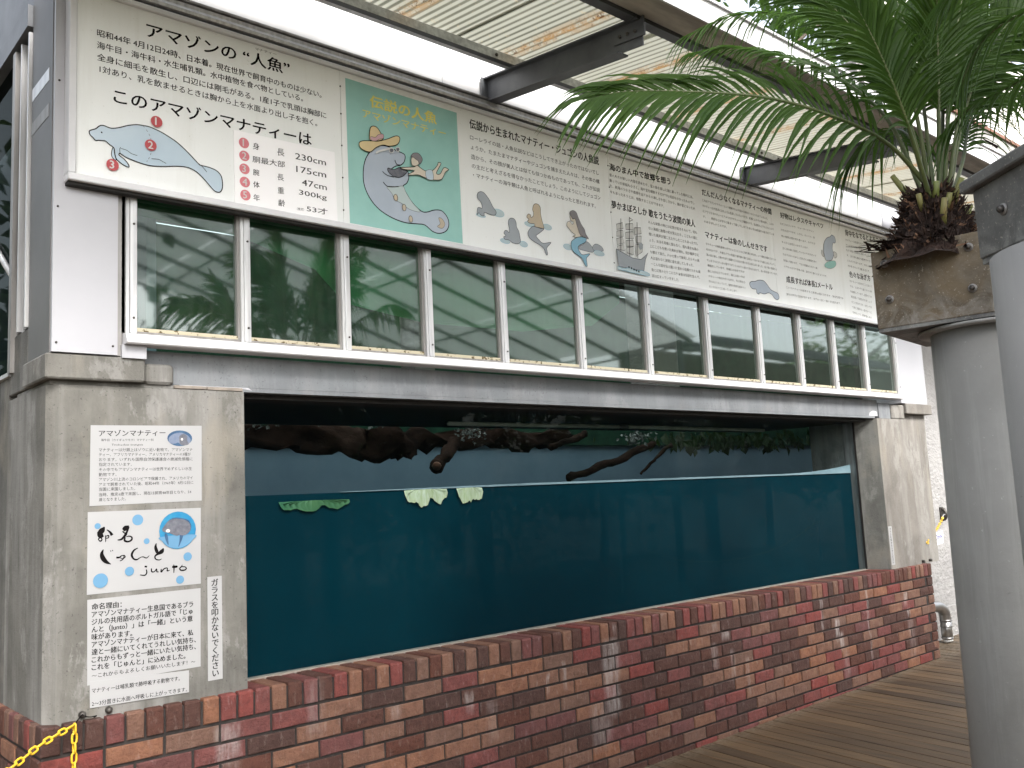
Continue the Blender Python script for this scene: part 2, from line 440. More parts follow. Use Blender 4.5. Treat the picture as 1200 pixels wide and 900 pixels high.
def plank_mat():
    m = NT('weathered_deck_board')
    a = R(8.7)
    v = m.mapping((9, .55, 1), None, (0, 0, a))
    tc = m.n.new('ShaderNodeObjectInfo')
    c = m.mix(m.rand(), (.058, .036, .019), (.145, .092, .048))
    c = m.mix(m.math('MULTIPLY', m.ramp(m.noise(3.0, v, 8, .7, .4), [(.42, 0.), (.68, 1.)]), .75), c, (.022, .016, .011))
    c = m.mix(m.math('MULTIPLY', m.ramp(m.noise(14, v, 8, .7), [(.50, 0.), (.75, 1.)]), .5), c, (.10, .078, .052))
    c = m.mix(m.math('MULTIPLY', m.ramp(m.noise(1.6, m.mapping((1, 1, 1)), 4), [(.5, 0.), (.7, 1.)]), .35), c, (.05, .04, .028))
    # pale grit lying along the foot of the wall
    Y = m.xyz()
    g = m.math('MULTIPLY', m.math('ADD', Y[1], .13), 9, True)
    c = m.mix(m.math('MULTIPLY', g, m.ramp(m.noise(40, m.mapping((1, 1, 1)), 6, .7), [(.42, 0.), (.62, .7)])), c, (.20, .165, .12))
    m.color(c); m.set(.62, 0, .4)
    m.bump(m.noise(22, v, 8, .75), .35, .003)
    return m.mat
M['plank'] = plank_mat()

def roof_mat():
    m = NT('aged_corrugated_plastic')
    v = m.mapping((1, .35, 1))
    X = m.xyz()
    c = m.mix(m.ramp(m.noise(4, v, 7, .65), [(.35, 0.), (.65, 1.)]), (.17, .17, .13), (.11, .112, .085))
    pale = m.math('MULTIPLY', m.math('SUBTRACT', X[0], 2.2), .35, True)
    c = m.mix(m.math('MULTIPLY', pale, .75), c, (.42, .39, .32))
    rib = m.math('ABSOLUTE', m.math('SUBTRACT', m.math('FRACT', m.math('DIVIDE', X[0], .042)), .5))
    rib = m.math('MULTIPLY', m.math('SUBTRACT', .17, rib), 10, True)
    c = m.mix(m.math('MULTIPLY', rib, .85), c, (.50, .50, .42))  # pale rib stripes: cleaner plastic, with the lit crests painted in
    # rust-brown litter trapped along the overlaps of the sheets
    ph = m.math('FRACT', m.math('DIVIDE', m.math('ADD', X[0], .2), .665))
    d = m.math('ABSOLUTE', m.math('SUBTRACT', ph, .5))
    band = m.math('SUBTRACT', 1.0, m.math('MULTIPLY', d, 9), True)
    f = m.math('MULTIPLY', band, m.ramp(m.noise(9, m.mapping((2.5, 1, 1)), 8, .75), [(.42, 0.), (.56, 1.)]))
    c = m.mix(f, c, (.34, .20, .08))
    f2 = m.math('MULTIPLY', band, m.ramp(m.noise(26, None, 8, .75), [(.55, 0.), (.62, 1.)]))
    c = m.mix(f2, c, (.09, .04, .015))
    c = m.mix(m.math('MULTIPLY', m.ramp(m.noise(30, None, 4, .7), [(.62, 0.), (.70, 1.)]), .5), c, (.55, .45, .28))
    m.color(c); m.set(.55, 0, .4)
    t = m.n.new('ShaderNodeBsdfTranslucent'); m.l.new(c, t.inputs['Color'])
    mx = m.n.new('ShaderNodeMixShader'); mx.inputs[0].default_value = .42
    m.l.new(m.bsdf.outputs[0], mx.inputs[1]); m.l.new(t.outputs[0], mx.inputs[2])
    m.l.new(mx.outputs[0], m.out.inputs['Surface'])
    return m.mat
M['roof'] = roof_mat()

def glass_mat(name, tint, f0, power, rough=0.0, dirt=.0, dcol=(.3, .32, .26), amt=1.0):
    m = NT(name)
    tr = m.n.new('ShaderNodeBsdfTransparent'); tr.inputs[0].default_value = (*tint, 1)
    gl = m.n.new('ShaderNodeBsdfGlossy'); gl.inputs['Roughness'].default_value = rough
    gl.inputs['Color'].default_value = (.80, .88, .84, 1)
    lw = m.n.new('ShaderNodeLayerWeight'); lw.inputs['Blend'].default_value = .5
    f = m.math('ADD', m.math('MULTIPLY', m.math('POWER', lw.outputs['Facing'], power), (1 - f0) * amt), f0)
    mx = m.n.new('ShaderNodeMixShader')
    m.l.new(f, mx.inputs[0]); m.l.new(tr.outputs[0], mx.inputs[1]); m.l.new(gl.outputs[0], mx.inputs[2])
    last = mx.outputs[0]
    if dirt:
        df = m.n.new('ShaderNodeBsdfDiffuse'); df.inputs[0].default_value = (*dcol, 1)
        v = m.mapping((1, 1, .06))
        f = m.math('MULTIPLY', m.ramp(m.noise(30, v, 6, .7), [(.35, .15), (.75, 1.)]), dirt)
        m2 = m.n.new('ShaderNodeMixShader')
        m.l.new(f, m2.inputs[0]); m.l.new(last, m2.inputs[1]); m.l.new(df.outputs[0], m2.inputs[2])
        last = m2.outputs[0]
    m.l.new(last, m.out.inputs['Surface'])
    return m.mat
M['glass'] = glass_mat('streaked_window_glass', (.55, .66, .58), .15, 2.5, .035, .11, (.20, .25, .19))
M['tank_glass'] = glass_mat('thick_tank_glass', (.80, .88, .90), .007, 5.5, .0, .008, (.2, .25, .26), .4)
M['water'] = simple('murky_teal_water', (.0008, .023, .033), (.0004, .0145, .022), .8, .5, 0, .03)
M['shade_glass'] = glass_mat('dark_side_glass', (.2, .22, .21), .02, 6, .02, .02, (.1, .1, .1), .10)

# ================================================================ large structure
# ---- ground and deck
g = MB(); g.box(-400, 400, -400, 400, -.5, -.12, M['ground'])
tag(g.build('ground'), kind='structure')
DA = R(8.7)
dd = Vector((math.sin(DA), math.cos(DA), 0)); dn = Vector((math.cos(DA), -math.sin(DA), 0))
def deck_z(x): return .014 + .0107 * (x - 3.27)
deck = bpy.data.objects.new('deck', None); C.objects.link(deck); tag(deck, kind='structure')
PW, PG = .098, .006
random.seed(3)
i = 0
u0 = -6.0
while u0 < 14.5:
    mb = MB()
    L0, L1 = -7.2 + random.uniform(-.05, .05), 1.6
    cen = dn * (u0 + PW / 2)
    if i % 3: cuts = [L0, random.uniform(-4.4, -2.6), L1]
    else: cuts = [L0, random.uniform(-1.9, -.9), L1]
    for a, b in zip(cuts[:-1], cuts[1:]):
        mb = MB()
        h = random.uniform(-.0015, .0015)
        cs = []
        for (uu, vv) in ((u0, a + .003), (u0 + PW, a + .003), (u0 + PW, b), (u0, b)):
            p = dn * uu + dd * vv
            cs.append(p)
        vs = []
        for ins, zt in ((0, -.03), (0, -.002), (.003, 0)):
            for k, p in enumerate(cs):
                q = p + dn * (ins if k in (0, 3) else -ins)
                vs.append((q.x, q.y, deck_z(q.x) + zt + h))
        fs = [(8, 9, 10, 11)]
        for r_ in (0, 4):
            for k in range(4): fs.append((r_ + k, r_ + (k + 1) % 4, r_ + 4 + (k + 1) % 4, r_ + 4 + k))
        mb.add(vs, fs, M['plank'])
        mb.build('plank', deck)
    u0 += PW + PG
    i += 1
jb = MB(); jb.box(-8, 15, -9, 2, -.11, -.06, M['mortar'])
link_mesh('joist_bed', jb.mesh('joist_bed'), deck)

# ---- brick wall
ZT = .80                       # top of the coping
CP, RW, BL, CH = .0722, .07, .21, .1025
wall = thing('brick_wall', (0, 0, 0), 'low multicoloured brick wall with upright brick coping under the tank window', 'wall')
random.seed(11)
def brick_mesh(name, L, H, Dp, mat, seed, top=False):
    """brick with broken arrises: outer face at y=0, body to y=Dp, x 0..L, z 0..H"""
    rnd = random.Random(seed)
    n = [(0, 0), (.33, 0), (.7, 0), (1, 0), (1, .5), (1, 1), (.64, 1), (.3, 1), (0, 1), (0, .5)]
    vs = []
    for (a, b) in n: vs.append((a * L, Dp, b * H))
    for (a, b) in n: vs.append((a * L + (rnd.uniform(-.0008, .0008)), .004, b * H + rnd.uniform(-.0008, .0008)))
    for (a, b) in n:
        ia = .0032 if a == 0 else (-.0032 if a == 1 else 0)
        ib = .0032 if b == 0 else (-.0032 if b == 1 else 0)
        vs.append((a * L + ia * rnd.uniform(.5, 1.5), rnd.uniform(-.002, .0012), b * H + ib * rnd.uniform(.5, 1.5)))
    vs.append((L * .33, rnd.uniform(-.0035, .001), H * .52)); vs.append((L * .68, rnd.uniform(-.0035, .001), H * .46))
    fs = []
    for r_ in (0, 10):
        for k in range(10): fs.append((r_ + k, r_ + 10 + k, r_ + 10 + (k + 1) % 10, r_ + (k + 1) % 10))
    o = 20
    c0, c1 = 30, 31
    for k in range(10):
        a, b = o + k, o + (k + 1) % 10
        c = c0 if k in (0, 7, 8, 9) else c1
        if k == 1: fs.append((a, c0, c1)); fs.append((a, c1, b)); continue
        if k == 6: fs.append((a, c1, c0)); fs.append((a, c0, b)); continue
        fs.append((a, c, b))
    m = MB(); m.add(vs, fs, mat)
    # faces must look outwards (-y)
    me = m.mesh(name)
    return me
def flip(me):
    me.flip_normals(); return me
MATS = {'R': M['brick_red'], 'T': M['brick_tan'], 'B': M['brick_brown']}
lib = {}
for c in 'RTB':
    lib['s' + c] = [brick_mesh('brick_face', BL - .011, CP - .011, .09, MATS[c], 100 + ord(c) + k) for k in range(5)]
    lib['h' + c] = [brick_mesh('brick_half', BL / 2 - .011, CP - .011, .09, MATS[c], 200 + ord(c) + k) for k in range(2)]
    lib['q' + c] = []
    for k in range(4):
        m = MB(); rnd = random.Random(300 + ord(c) + k)
        vs = []
        for (xx, zz) in ((0, 0), (RW - .010, 0), (RW - .010, CH - .006), (0, CH - .006)):
            pass
        w_, h_, d_ = RW - .010, CH - .008, .206
        j = lambda s=.0012: rnd.uniform(-s, s)
        A = [(0 + j(), .003, 0 + j()), (w_ + j(), .003, 0 + j()), (w_ + j(), .003, h_ - .004), (0 + j(), .003, h_ - .004)]
        Bf = [(.003, j(), .003), (w_ - .003, j(), .003), (w_ - .003, j(), h_ - .008), (.003, j(), h_ - .008)]
        cf_ = (w_ / 2, -.002 + j(), h_ / 2)
        T = [(.003, .006, h_ + j(.0008)), (w_ - .003, .006, h_ + j(.0008)), (w_ - .003, d_, h_ + j(.001)), (.003, d_, h_ + j(.001))]
        E_ = [(0, d_, 0), (w_, d_, 0), (w_, d_, h_ - .004), (0, d_, h_ - .004)]
        vs = A + Bf + [cf_] + T + E_
        fs = [(4, 5, 8), (5, 6, 8), (6, 7, 8), (7, 4, 8), (0, 1, 5, 4), (1, 2, 6, 5), (3, 0, 4, 7), (2, 10, 9, 3), (2, 3, 7, 6), (9, 10, 11, 12), (10, 2, 15, 11), (3, 9, 12, 16), (1, 14, 15, 2), (0, 3, 16, 13), (11, 15, 16, 12)]
        m.add(vs, fs, MATS[c])
        lib['q' + c].append(m.mesh('coping_brick'))
COP = ("BBBRTBBBTRRRTBRBRTBTRBTBTBTBTBTR" "RBBTBRRTBBRRTRTTBR" "BRRTTRTTBTBRBRBBTBRTTRB" "TRBBRTBRRRBBRBBBTRTTRBBBRRRTTT")
ROW1 = "RTTRRTBTRTTTRBRBRTBBRTRBBBTTRTBB"
ROW2 = "RRRBTBTBBTTTBRBTTBRTBRRTRRBRTTBB"
ROW3 = "RRRBTRTBRBBTTTRBBBBRRBTBTTRBTRTT"
NL = 32                                   # stretchers along the front
WL = BL * NL - .07                         # 6.65 m
WL = 6.65
MID = 3
def put(me, x, y, z, rot=0.0, name='brick', par=wall):
    o = bpy.data.objects.new(name, me); C.objects.link(o); o.parent = par
    o.location = (x, y, z); o.rotation_euler = (0, 0, rot)
    return o
def zvis(x):                               # height under which the wall runs out of the photograph
    t = [(0, .676), (.44, .579), (1.145, .422), (2.07, .217), (3.18, -.03)]
    for (a, za), (b, zb) in zip(t[:-1], t[1:]):
        if a <= x <= b: return za + (zb - za) * (x - a) / (b - a)
    return -1
rest = MB()
def into_rest(me, loc, rot=0.0):
    mt = Matrix.Translation(Vector(loc)) @ Matrix.Rotation(rot, 4, 'Z')
    rest.add([mt @ v.co for v in me.vertices], [tuple(p.vertices) for p in me.polygons], me.materials[0])
random.seed(21)
for k in range(95):
    c = COP[k % len(COP)]
    q = put(random.choice(lib['q' + c]), k * RW + .005 + random.uniform(-.0008, .0008), random.uniform(-.0018, .0018), ZT - CH + .008 + random.uniform(-.001, .001), name='coping_brick')
nb = 0
for r in range(11):
    zb = ZT - CH - (r + 1) * CP + .0055
    off = 0 if r % 2 == 0 else -BL / 2
    n = 0
    x = off
    while x < WL - .02:
        seq = {0: ROW1, 1: 'B' + ROW2, 2: ROW3}.get(r)
        c = seq[n] if seq and n < len(seq) else random.choice('RRTTTBBB')
        xa = max(x, 0); xb = min(x + BL, WL)
        half = (xb - xa) < BL - .03
        me = random.choice(lib[('h' if half else 's') + c])
        loc = (xa + .0055, random.uniform(-.0015, .002), zb + random.uniform(-.0008, .0008))
        if half and xa > 1: loc = (WL - BL / 2 + .0055, loc[1], loc[2])
        if zb + CP < zvis(min(xa + BL, 3.17)) - .01 or nb >= 285:
            into_rest(me, loc)
        elif zb < -.075: into_rest(me, loc)
        else:
            put(me, *loc); nb += 1
        x += BL; n += 1
    # side return of the wall (runs back from the corner)
    y = 0 if r % 2 else -BL / 2
    yy = y
    while yy < 3.2:
        ya = max(yy, 0)
        half = yy < 0
        me = random.choice(lib[('h' if half else 's') + random.choice('RTBBB')])
        Lm = (BL / 2 if half else BL)
        loc = (.0005 + random.uniform(-.001, .001), ya + Lm - .0055, zb)
        if r < 1 and yy < 1.3: put(me, *loc, rot=-math.pi / 2)
        else: into_rest(me, loc, -math.pi / 2)
        yy += BL
for k in range(1, 44):
    me = random.choice(lib['q' + random.choice('RTBBB')])
    loc = (0, k * RW + RW - .005, ZT - CH + .008)
    if k < 17: put(me, *loc, rot=-math.pi / 2, name='coping_brick')
    else: into_rest(me, loc, -math.pi / 2)
rest.build('lower_brick', wall, 'stuff')
mb = MB()
mb.box(.0085, WL - .006, .0085, .205, -.1, ZT - .012, M['mortar'])
mb.box(.0088, .205, .205, 3.2, -.1, ZT - .0125, M['mortar'])
mb.build('mortar_joint', wall)
mb = MB(); mb.box(.76, 5.99, .198, .245, ZT - .02, ZT + .004, M['bed'])
mb.build('cement_fillet', wall)
# lime runs that stand proud of the face at a few joints are part of the brick colour (see BANDS)

# ---- left concrete pier with its cracked head blocks
PY = .035
pier = thing('concrete_pier', (.4, .1, ZT), 'weathered concrete pier at the left corner carrying the notices', 'pillar')
mb = MB()
z0, z1 = ZT - .01, 1.975
c = .035
prof = [(.022 + c, PY), (.757, PY), (.757, .60), (.022, .60), (.022, PY + c)]
def prism(mb, prof, z0, z1, mat):
    n = len(prof)
    vs = [(x, y, z0) for x, y in prof] + [(x, y, z1) for x, y in prof]
    fs = [tuple(reversed(range(n))), tuple(range(n, 2 * n))] + [(k, (k + 1) % n, n + (k + 1) % n, n + k) for k in range(n)]
    mb.add(vs, fs, mat)
prism(mb, prof, z0, z1, M['concrete'])
mb.build('shaft', pier)
mb = MB(); mb.box(.004, .352, .006, .32, 1.992, 2.083, M['concrete'], ch=.006); mb.build('ledge_block', pier)
mb = MB(); mb.box(.03, .76, .046, .5, 1.9755, 1.9915, M['concrete'], ch=.003); mb.build('bed_course', pier)
mb = MB(); mb.box(.354, .47, .03, .3, 1.99, 2.068, M['concrete'], ch=.01); mb.build('head_block', pier)
mb = MB(); mb.box(.472, .60, .031, .2, 1.977, 1.9895, M['bed'], ch=.002); mb.build('mortar_patch', pier)
mb = MB(); mb.box(.603, .752, .031, .2, 1.976, 1.9885, M['bed'], ch=.002); mb.build('mortar_patch', pier)
mb = MB()
rnd = random.Random(5)
lime = [(.50, 1.992), (.74, 1.992), (.80, 1.982), (.775, 2.0), (.74, 2.015), (.69, 2.022), (.62, 2.024), (.56, 2.02), (.50, 2.03), (.482, 2.038), (.478, 2.0)]
mb.poly([(x, .0482, z) for x, z in lime], M['ink_white'])
M['lime'] = simple('white_lime_crust', (.55, .55, .57), (.38, .38, .41), 20, .9, bump=.5)
mb.mats = [M['lime']]
mb.build('lime_crust', pier)

# ---- side wall running back from the corner
sw = thing('side_wall', (.03, 1.0, ZT), 'dark grey concrete side wall with a boarded window, left of the corner', 'wall')
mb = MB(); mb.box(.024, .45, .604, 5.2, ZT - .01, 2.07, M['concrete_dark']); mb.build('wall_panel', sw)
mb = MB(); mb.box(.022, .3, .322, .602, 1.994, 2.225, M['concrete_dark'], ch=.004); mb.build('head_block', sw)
mb = MB(); mb.box(.018, .3, .02, .30, 2.0855, 3.95, M['side_metal']); mb.build('corner_cladding', sw)
mb = MB(); mb.box(.0165, .02, .06, .30, 3.12, 3.17, M['frame_alu']); mb.box(.0165, .02, .06, .30, 2.98, 3.03, M['alu_shadow']); mb.build('cladding_joint', sw)
mb = MB(); mb.box(.02, .3, .302, 6, 3.53, 3.95, M['steel']); mb.build('head_panel', sw)
mb = MB(); mb.extrude([(0, 0), (.02, 0), (.02, .1), (0, .1)], 0, 1, M['steel'])
mb = MB()
mb.box(.0, .05, .31, 6, 3.44, 3.53, M['steel']); mb.build('head_rail', sw)
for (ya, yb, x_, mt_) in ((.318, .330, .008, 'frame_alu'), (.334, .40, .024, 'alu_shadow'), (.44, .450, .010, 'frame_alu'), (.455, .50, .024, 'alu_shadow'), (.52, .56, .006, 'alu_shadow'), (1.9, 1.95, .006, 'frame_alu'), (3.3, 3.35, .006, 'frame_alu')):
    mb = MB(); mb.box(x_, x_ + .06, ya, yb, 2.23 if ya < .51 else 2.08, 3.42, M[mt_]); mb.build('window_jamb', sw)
mb = MB(); mb.box(.0105, .07, .57, 6, 2.072, 2.088, M['frame_alu']); mb.build('window_sill', sw)
mb = MB(); mb.poly([(.04, .505, 2.09), (.04, 6, 2.09), (.04, 6, 3.44), (.04, .505, 3.44)], M['shade_glass']); mb.build('window_pane', sw)
mb = MB()
mb.tube([(.03, .56, 2.46), (.03, 1.9, 3.30)], .014, 6, M['frame_alu']); mb.build('diagonal_brace', sw)
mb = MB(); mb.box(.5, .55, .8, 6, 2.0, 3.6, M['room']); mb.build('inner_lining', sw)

# ---- lintel
lt = thing('lintel_beam', (3, .1, 2), 'long grey painted lintel beam over the tank window', 'beam')
mb = MB(); mb.box(.362, 6.10, .048, .30, 1.9935, 2.12, M['lintel']); mb.box(.76, 6.05, .049, .30, 1.976, 1.9932, M['lintel']); mb.build('beam', lt)
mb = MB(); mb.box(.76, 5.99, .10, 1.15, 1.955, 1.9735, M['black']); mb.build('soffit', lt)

# ---- right pier
rp = thing('concrete_pier', (6.4, .1, ZT), 'pale streaked concrete pier at the right end of the tank window', 'pillar')
mb = MB(); mb.box(5.992, 6.02, .204, .30, ZT - .005, 1.975, M['alu_shadow']); mb.build('window_stop', rp)
mb = MB()
prism(mb, [(6.045, .035), (6.56, .035), (6.56, .6), (5.995, .6), (5.995, .20)], ZT - .005, 1.974, M['reveal'])
# front face in the paler concrete
mb.box(6.046, 6.5595, .0335, .034, ZT - .005, 1.974, M['concrete_r'])
mb.build('shaft', rp)
mb = MB(); mb.box(6.5605, 6.93, .06, .6, ZT - .005, 2.02, M['concrete_r']); mb.build('side_shaft', rp)
mb = MB(); mb.box(6.52, 6.98, .01, .3, 2.02, 2.105, M['concrete_r'], ch=.006); mb.build('ledge_block', rp)
mb = MB(); mb.box(6.30, 6.515, .03, .3, 1.976, 2.09, M['concrete_r'], ch=.008); mb.build('head_block', rp)
mb = MB(); mb.poly([(5.95, .0475, 1.9935), (6.09, .0475, 1.9935), (6.08, .0475, 2.03), (6.02, .0475, 2.035), (5.97, .0475, 2.02)], M['lime']); mb.box(6.1, 6.29, .04, .3, 1.976, 2.1, M['lintel']); mb.build('lime_crust', rp)

# ---- tank: glass, water, room behind
tk = thing('tank_window', (3.4, .2, ZT), 'large dark tank window looking into murky teal water', 'window')
mb = MB(); mb.poly([(.757, .215, ZT + .004), (5.993, .215, ZT + .004), (5.993, .215, 1.954), (.757, .215, 1.954)], M['tank_glass']); mb.build('pane', tk)
mb = MB(); mb.box(.757, .762, .2, .214, ZT + .004, 1.954, M['frame_alu']); mb.build('edge_strip', tk)
mb = MB(); mb.box(5.985, 5.9915, .2, .214, ZT + .004, 1.954, M['black']); mb.build('edge_strip', tk)
wt = MB(); wt.box(.60, 6.9, .27, 3.98, ZT - .1, 1.556, M['water'])
tag(wt.build('water'), kind='structure')
rim = MB()  # bright line at the water surface, built as a pale strip
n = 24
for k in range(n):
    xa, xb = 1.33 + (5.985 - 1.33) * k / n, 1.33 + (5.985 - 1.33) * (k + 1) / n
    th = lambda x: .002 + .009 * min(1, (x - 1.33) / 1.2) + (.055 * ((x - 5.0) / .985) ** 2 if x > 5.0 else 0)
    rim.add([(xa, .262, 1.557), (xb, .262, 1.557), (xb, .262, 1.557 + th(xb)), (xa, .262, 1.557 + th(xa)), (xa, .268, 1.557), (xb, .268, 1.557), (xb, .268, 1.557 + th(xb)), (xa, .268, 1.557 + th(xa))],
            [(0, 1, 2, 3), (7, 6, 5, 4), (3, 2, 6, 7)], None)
M['waterline_glint'] = simple('pale_waterline_glint', (.24, .30, .33), (.13, .18, .20), 9, .6, stretch=(.3, 1, 1))  # pale tone paints the reflection along the waterline
rim.mats = [M['waterline_glint']]
tag(rim.build('waterline_glint_strip'), kind='stuff')
rm = thing('tank_room', (3.4, 2, 0), 'dim room above the tank with pale blue back wall and green netting', 'room')
mb = MB(); mb.box(.5, 16, 4.0, 4.1, .6, 2.06, M['tank_blue']); mb.build('back_wall', rm)
mb = MB(); mb.box(.5, 16, 3.96, 4.06, 2.06, 3.9, M['netting']); mb.build('back_netting', rm)
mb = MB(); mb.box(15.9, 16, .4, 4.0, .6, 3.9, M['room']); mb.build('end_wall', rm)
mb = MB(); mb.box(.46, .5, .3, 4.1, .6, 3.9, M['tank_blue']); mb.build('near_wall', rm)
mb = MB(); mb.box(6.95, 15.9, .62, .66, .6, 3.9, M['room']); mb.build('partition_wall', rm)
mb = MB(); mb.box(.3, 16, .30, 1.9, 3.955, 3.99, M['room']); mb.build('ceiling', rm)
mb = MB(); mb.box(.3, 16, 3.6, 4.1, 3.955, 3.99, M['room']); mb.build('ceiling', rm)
mb = MB(); mb.poly([(.3, 1.9, 3.97), (16, 1.9, 3.97), (16, 3.6, 3.97), (.3, 3.6, 3.97)], M['added_skylight']); mb.build('added_skylight', rm)  # unseen skylight added to let daylight onto the back wall
mb = MB(); mb.box(.3, 6.9, .28, .30, 2.52, 3.2, M['tarp'])
mb = MB(); mb.poly([(.3, .13, 3.3), (3.25, .13, 3.3), (3.2, .13, 2.62), (2.95, .13, 2.46), (2.4, .13, 2.38), (1.75, .14, 2.37), (1.3, .13, 2.42), (1.15, .13, 2.56), (.8, .14, 2.66), (.3, .13, 2.68)], M['tarp'])
mb.build('green_tarp', rm)
mb = MB(); mb.box(1.95, 2.08, .5, .63, 1.99, 3.9, M['plaster']); mb.build('inner_post', rm)
mb = MB(); mb.box(4.2, 4.45, .7, .95, 1.99, 3.9, M['plaster']); mb.build('inner_post', rm)

# pipe under the soffit, seen through the tank glass
pp = thing('white_pipe', (3.7, .6, 1.92), 'dirty white pipe running under the soffit above the water', 'pipe')
mb = MB(); mb.tube([(2.23, .6, 1.922), (3.66, .6, 1.924)], .0125, 10, M['tube']); mb.build('pipe_length', pp)
mb = MB(); mb.tube([(3.72, .6, 1.924), (5.33, .6, 1.920)], .0125, 10, M['tube']); mb.build('pipe_length', pp)
mb = MB(); mb.tube([(3.65, .6, 1.924), (3.73, .6, 1.924)], .016, 10, M['steel']); mb.build('coupling', pp)

def noisy_tube(pts, rads, seed, n=12, amp=.25, mat=None):
    P = cr_spline(pts, 7)
    m = MB()
    rr = []
    for i in range(len(P)):
        t = i / (len(P) - 1) * (len(rads) - 1)
        k = min(int(t), len(rads) - 2)
        rr.append(rads[k] + (rads[k + 1] - rads[k]) * (t - k))
    m.tube(P, rr, n, mat)
    out = []
    for q in m.v:
        v = Vector(q)
        d = noise.noise_vector(v * 6 + Vector((seed, 0, 0)))
        d2 = noise.noise_vector(v * 22 + Vector((seed, 3, 0)))
        out.append(tuple(v + d * amp * .12 + d2 * amp * .05))
    m.v = out
    return m
lg = noisy_tube([(.9, 2.4, 2.0), (1.8, 2.5, 2.01), (2.6, 2.5, 1.985), (3.0, 2.5, 1.95), (3.4, 2.55, 1.985), (4.2, 2.6, 2.0), (5.2, 2.7, 2.03)], [.12, .10, .105, .10, .075, .09, .06], 1, 14, .9, M['log'])
tag(lg.build('driftwood_log'), 'thick dark brown driftwood log lying across the tank under the netting', 'log')
lg = noisy_tube([(3.62, 2.35, 1.96), (3.42, 2.2, 1.84), (3.22, 2.05, 1.755)], [.05, .045, .048], 2, 12, .25, M['log'])
e = lg.build('branch_stub'); tag(e, 'short sawn-off branch poking down from the driftwood log', 'branch')
cutm = MB(); cutm.tube([(3.222, 2.051, 1.757), (3.214, 2.043, 1.752)], .034, 12, M['wood_cut']); cutm.build('cut_end', e)
for (pts, rd, lab) in (([(5.0, 2.2, 2.02), (4.7, 2.1, 1.965), (4.35, 2.0, 1.885)], [.03, .026, .03], 'brown branch dipping to the left, upper of the two over the waterline'),
                       ([(5.9, 2.2, 1.94), (5.2, 2.1, 1.76), (4.55, 2.0, 1.64)], [.03, .034, .034], 'longer brown branch reaching down to the waterline'),
                       ([(6.2, 2.2, 1.93), (5.9, 2.2, 1.8), (5.7, 2.2, 1.66)], [.02, .018, .012], 'thin twig hanging beside the longer branch')):
    tag(noisy_tube(pts, rd, 5, 9, .22, M['log']).build('branch'), lab, 'branch')

def leaf_cluster(name, cen, ext, n, size, mat, seed, hang=.0):
    rnd = random.Random(seed)
    m = MB()
    for k in range(n):
        p = Vector((cen[0] + rnd.gauss(0, 1) * ext[0] * .5, cen[1] + rnd.gauss(0, 1) * ext[1] * .5, cen[2] + rnd.gauss(0, 1) * ext[2] * .5))
        a = Vector((rnd.uniform(-1, 1), rnd.uniform(-1, 1), rnd.uniform(-1, 1) - hang)).normalized()
        b = a.cross(Vector((rnd.uniform(-1, 1), rnd.uniform(-1, 1), rnd.uniform(-1, 1)))).normalized()
        L = size * rnd.uniform(.5, 1.3); W = L * rnd.uniform(.18, .4)
        c_ = a.cross(b) * L * .12
        m.poly([p, p + a * L * .5 + b * W - c_, p + a * L, p + a * L * .5 - b * W - c_], mat)
    return m
for (cn, ex, n, sz, sd_, lab) in (((2.9, 2.3, 2.09), (.10, .1, .03), 22, .035, 1, 'faint pale leaf litter caught on the netting above the log, middle patch'), ((3.75, 2.3, 2.04), (.13, .1, .07), 120, .03, 2, 'pale dry plant tuft growing on the log above the sawn branch'),
                                  ((5.55, 2.1, 1.99), (.14, .1, .05), 110, .045, 3, 'pale dry plant tuft where the two thin branches start'), ((1.9, 2.3, 2.06), (.3, .1, .05), 26, .03, 4, 'scattered pale leaf litter on the netting at the left end')):
    tag(leaf_cluster('dry_plant', cn, ex, n, sz, M['flower'], sd_).build('dry_plant'), lab, 'plant')
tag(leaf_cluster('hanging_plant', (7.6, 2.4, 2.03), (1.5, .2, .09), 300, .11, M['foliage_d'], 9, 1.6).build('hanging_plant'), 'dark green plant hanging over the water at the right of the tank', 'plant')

# cabbage leaves afloat against the glass
def cabbage(x0, x1, zt, zb, seed, mat, n=22):
    m = MB(); rnd = random.Random(seed)
    cols = []
    w = x1 - x0
    for k in range(n + 1):
        t = k / n
        top = Vector((x0 + w * (.22 + .56 * t), .262 + .004 * math.sin(9 * t), zt))
        dp = (1 - abs(2 * t - 1) ** 2.6) ** .55
        sc_ = .90 + .10 * math.sin(t * 17 + seed) + .05 * math.sin(t * 41)
        notch = 1 - .33 * math.exp(-((t - .62) / .10) ** 2)
        zz = zt - (zt - zb) * (.30 + .70 * dp) * sc_ * notch
        bot = Vector((x0 + w * t + rnd.uniform(-.002, .002), .258 + rnd.uniform(-.006, .004), zz + rnd.uniform(-.004, .004)))
        mid = (top + bot) / 2 + Vector(((t - .5) * w * .22, -.007 if k % 2 else .006, .1 * (zt - zb)))
        cols.append((top, mid, bot))
    vs = [p for c_ in cols for p in c_]
    fs = []
    for k in range(n):
        for j in range(2): fs.append((k * 3 + j, k * 3 + j + 1, k * 3 + 4 + j, k * 3 + 3 + j))
    m.add(vs, fs, mat, True)
    return m
tag(cabbage(1.69, 1.95, 1.556, 1.470, 1, M['cabbage']).build('cabbage_leaf'), 'larger pale cabbage leaf floating at the waterline, left of the two pale ones', 'leaf')
tag(cabbage(2.01, 2.18, 1.556, 1.468, 4, M['cabbage']).build('cabbage_leaf'), 'smaller pale cabbage leaf floating at the waterline, right of the two pale ones', 'leaf')
tag(cabbage(1.02, 1.38, 1.525, 1.475, 7, M['cabbage_d'], 26).build('cabbage_leaf'), 'sunken dark green cabbage leaf, leftmost in the tank', 'leaf')

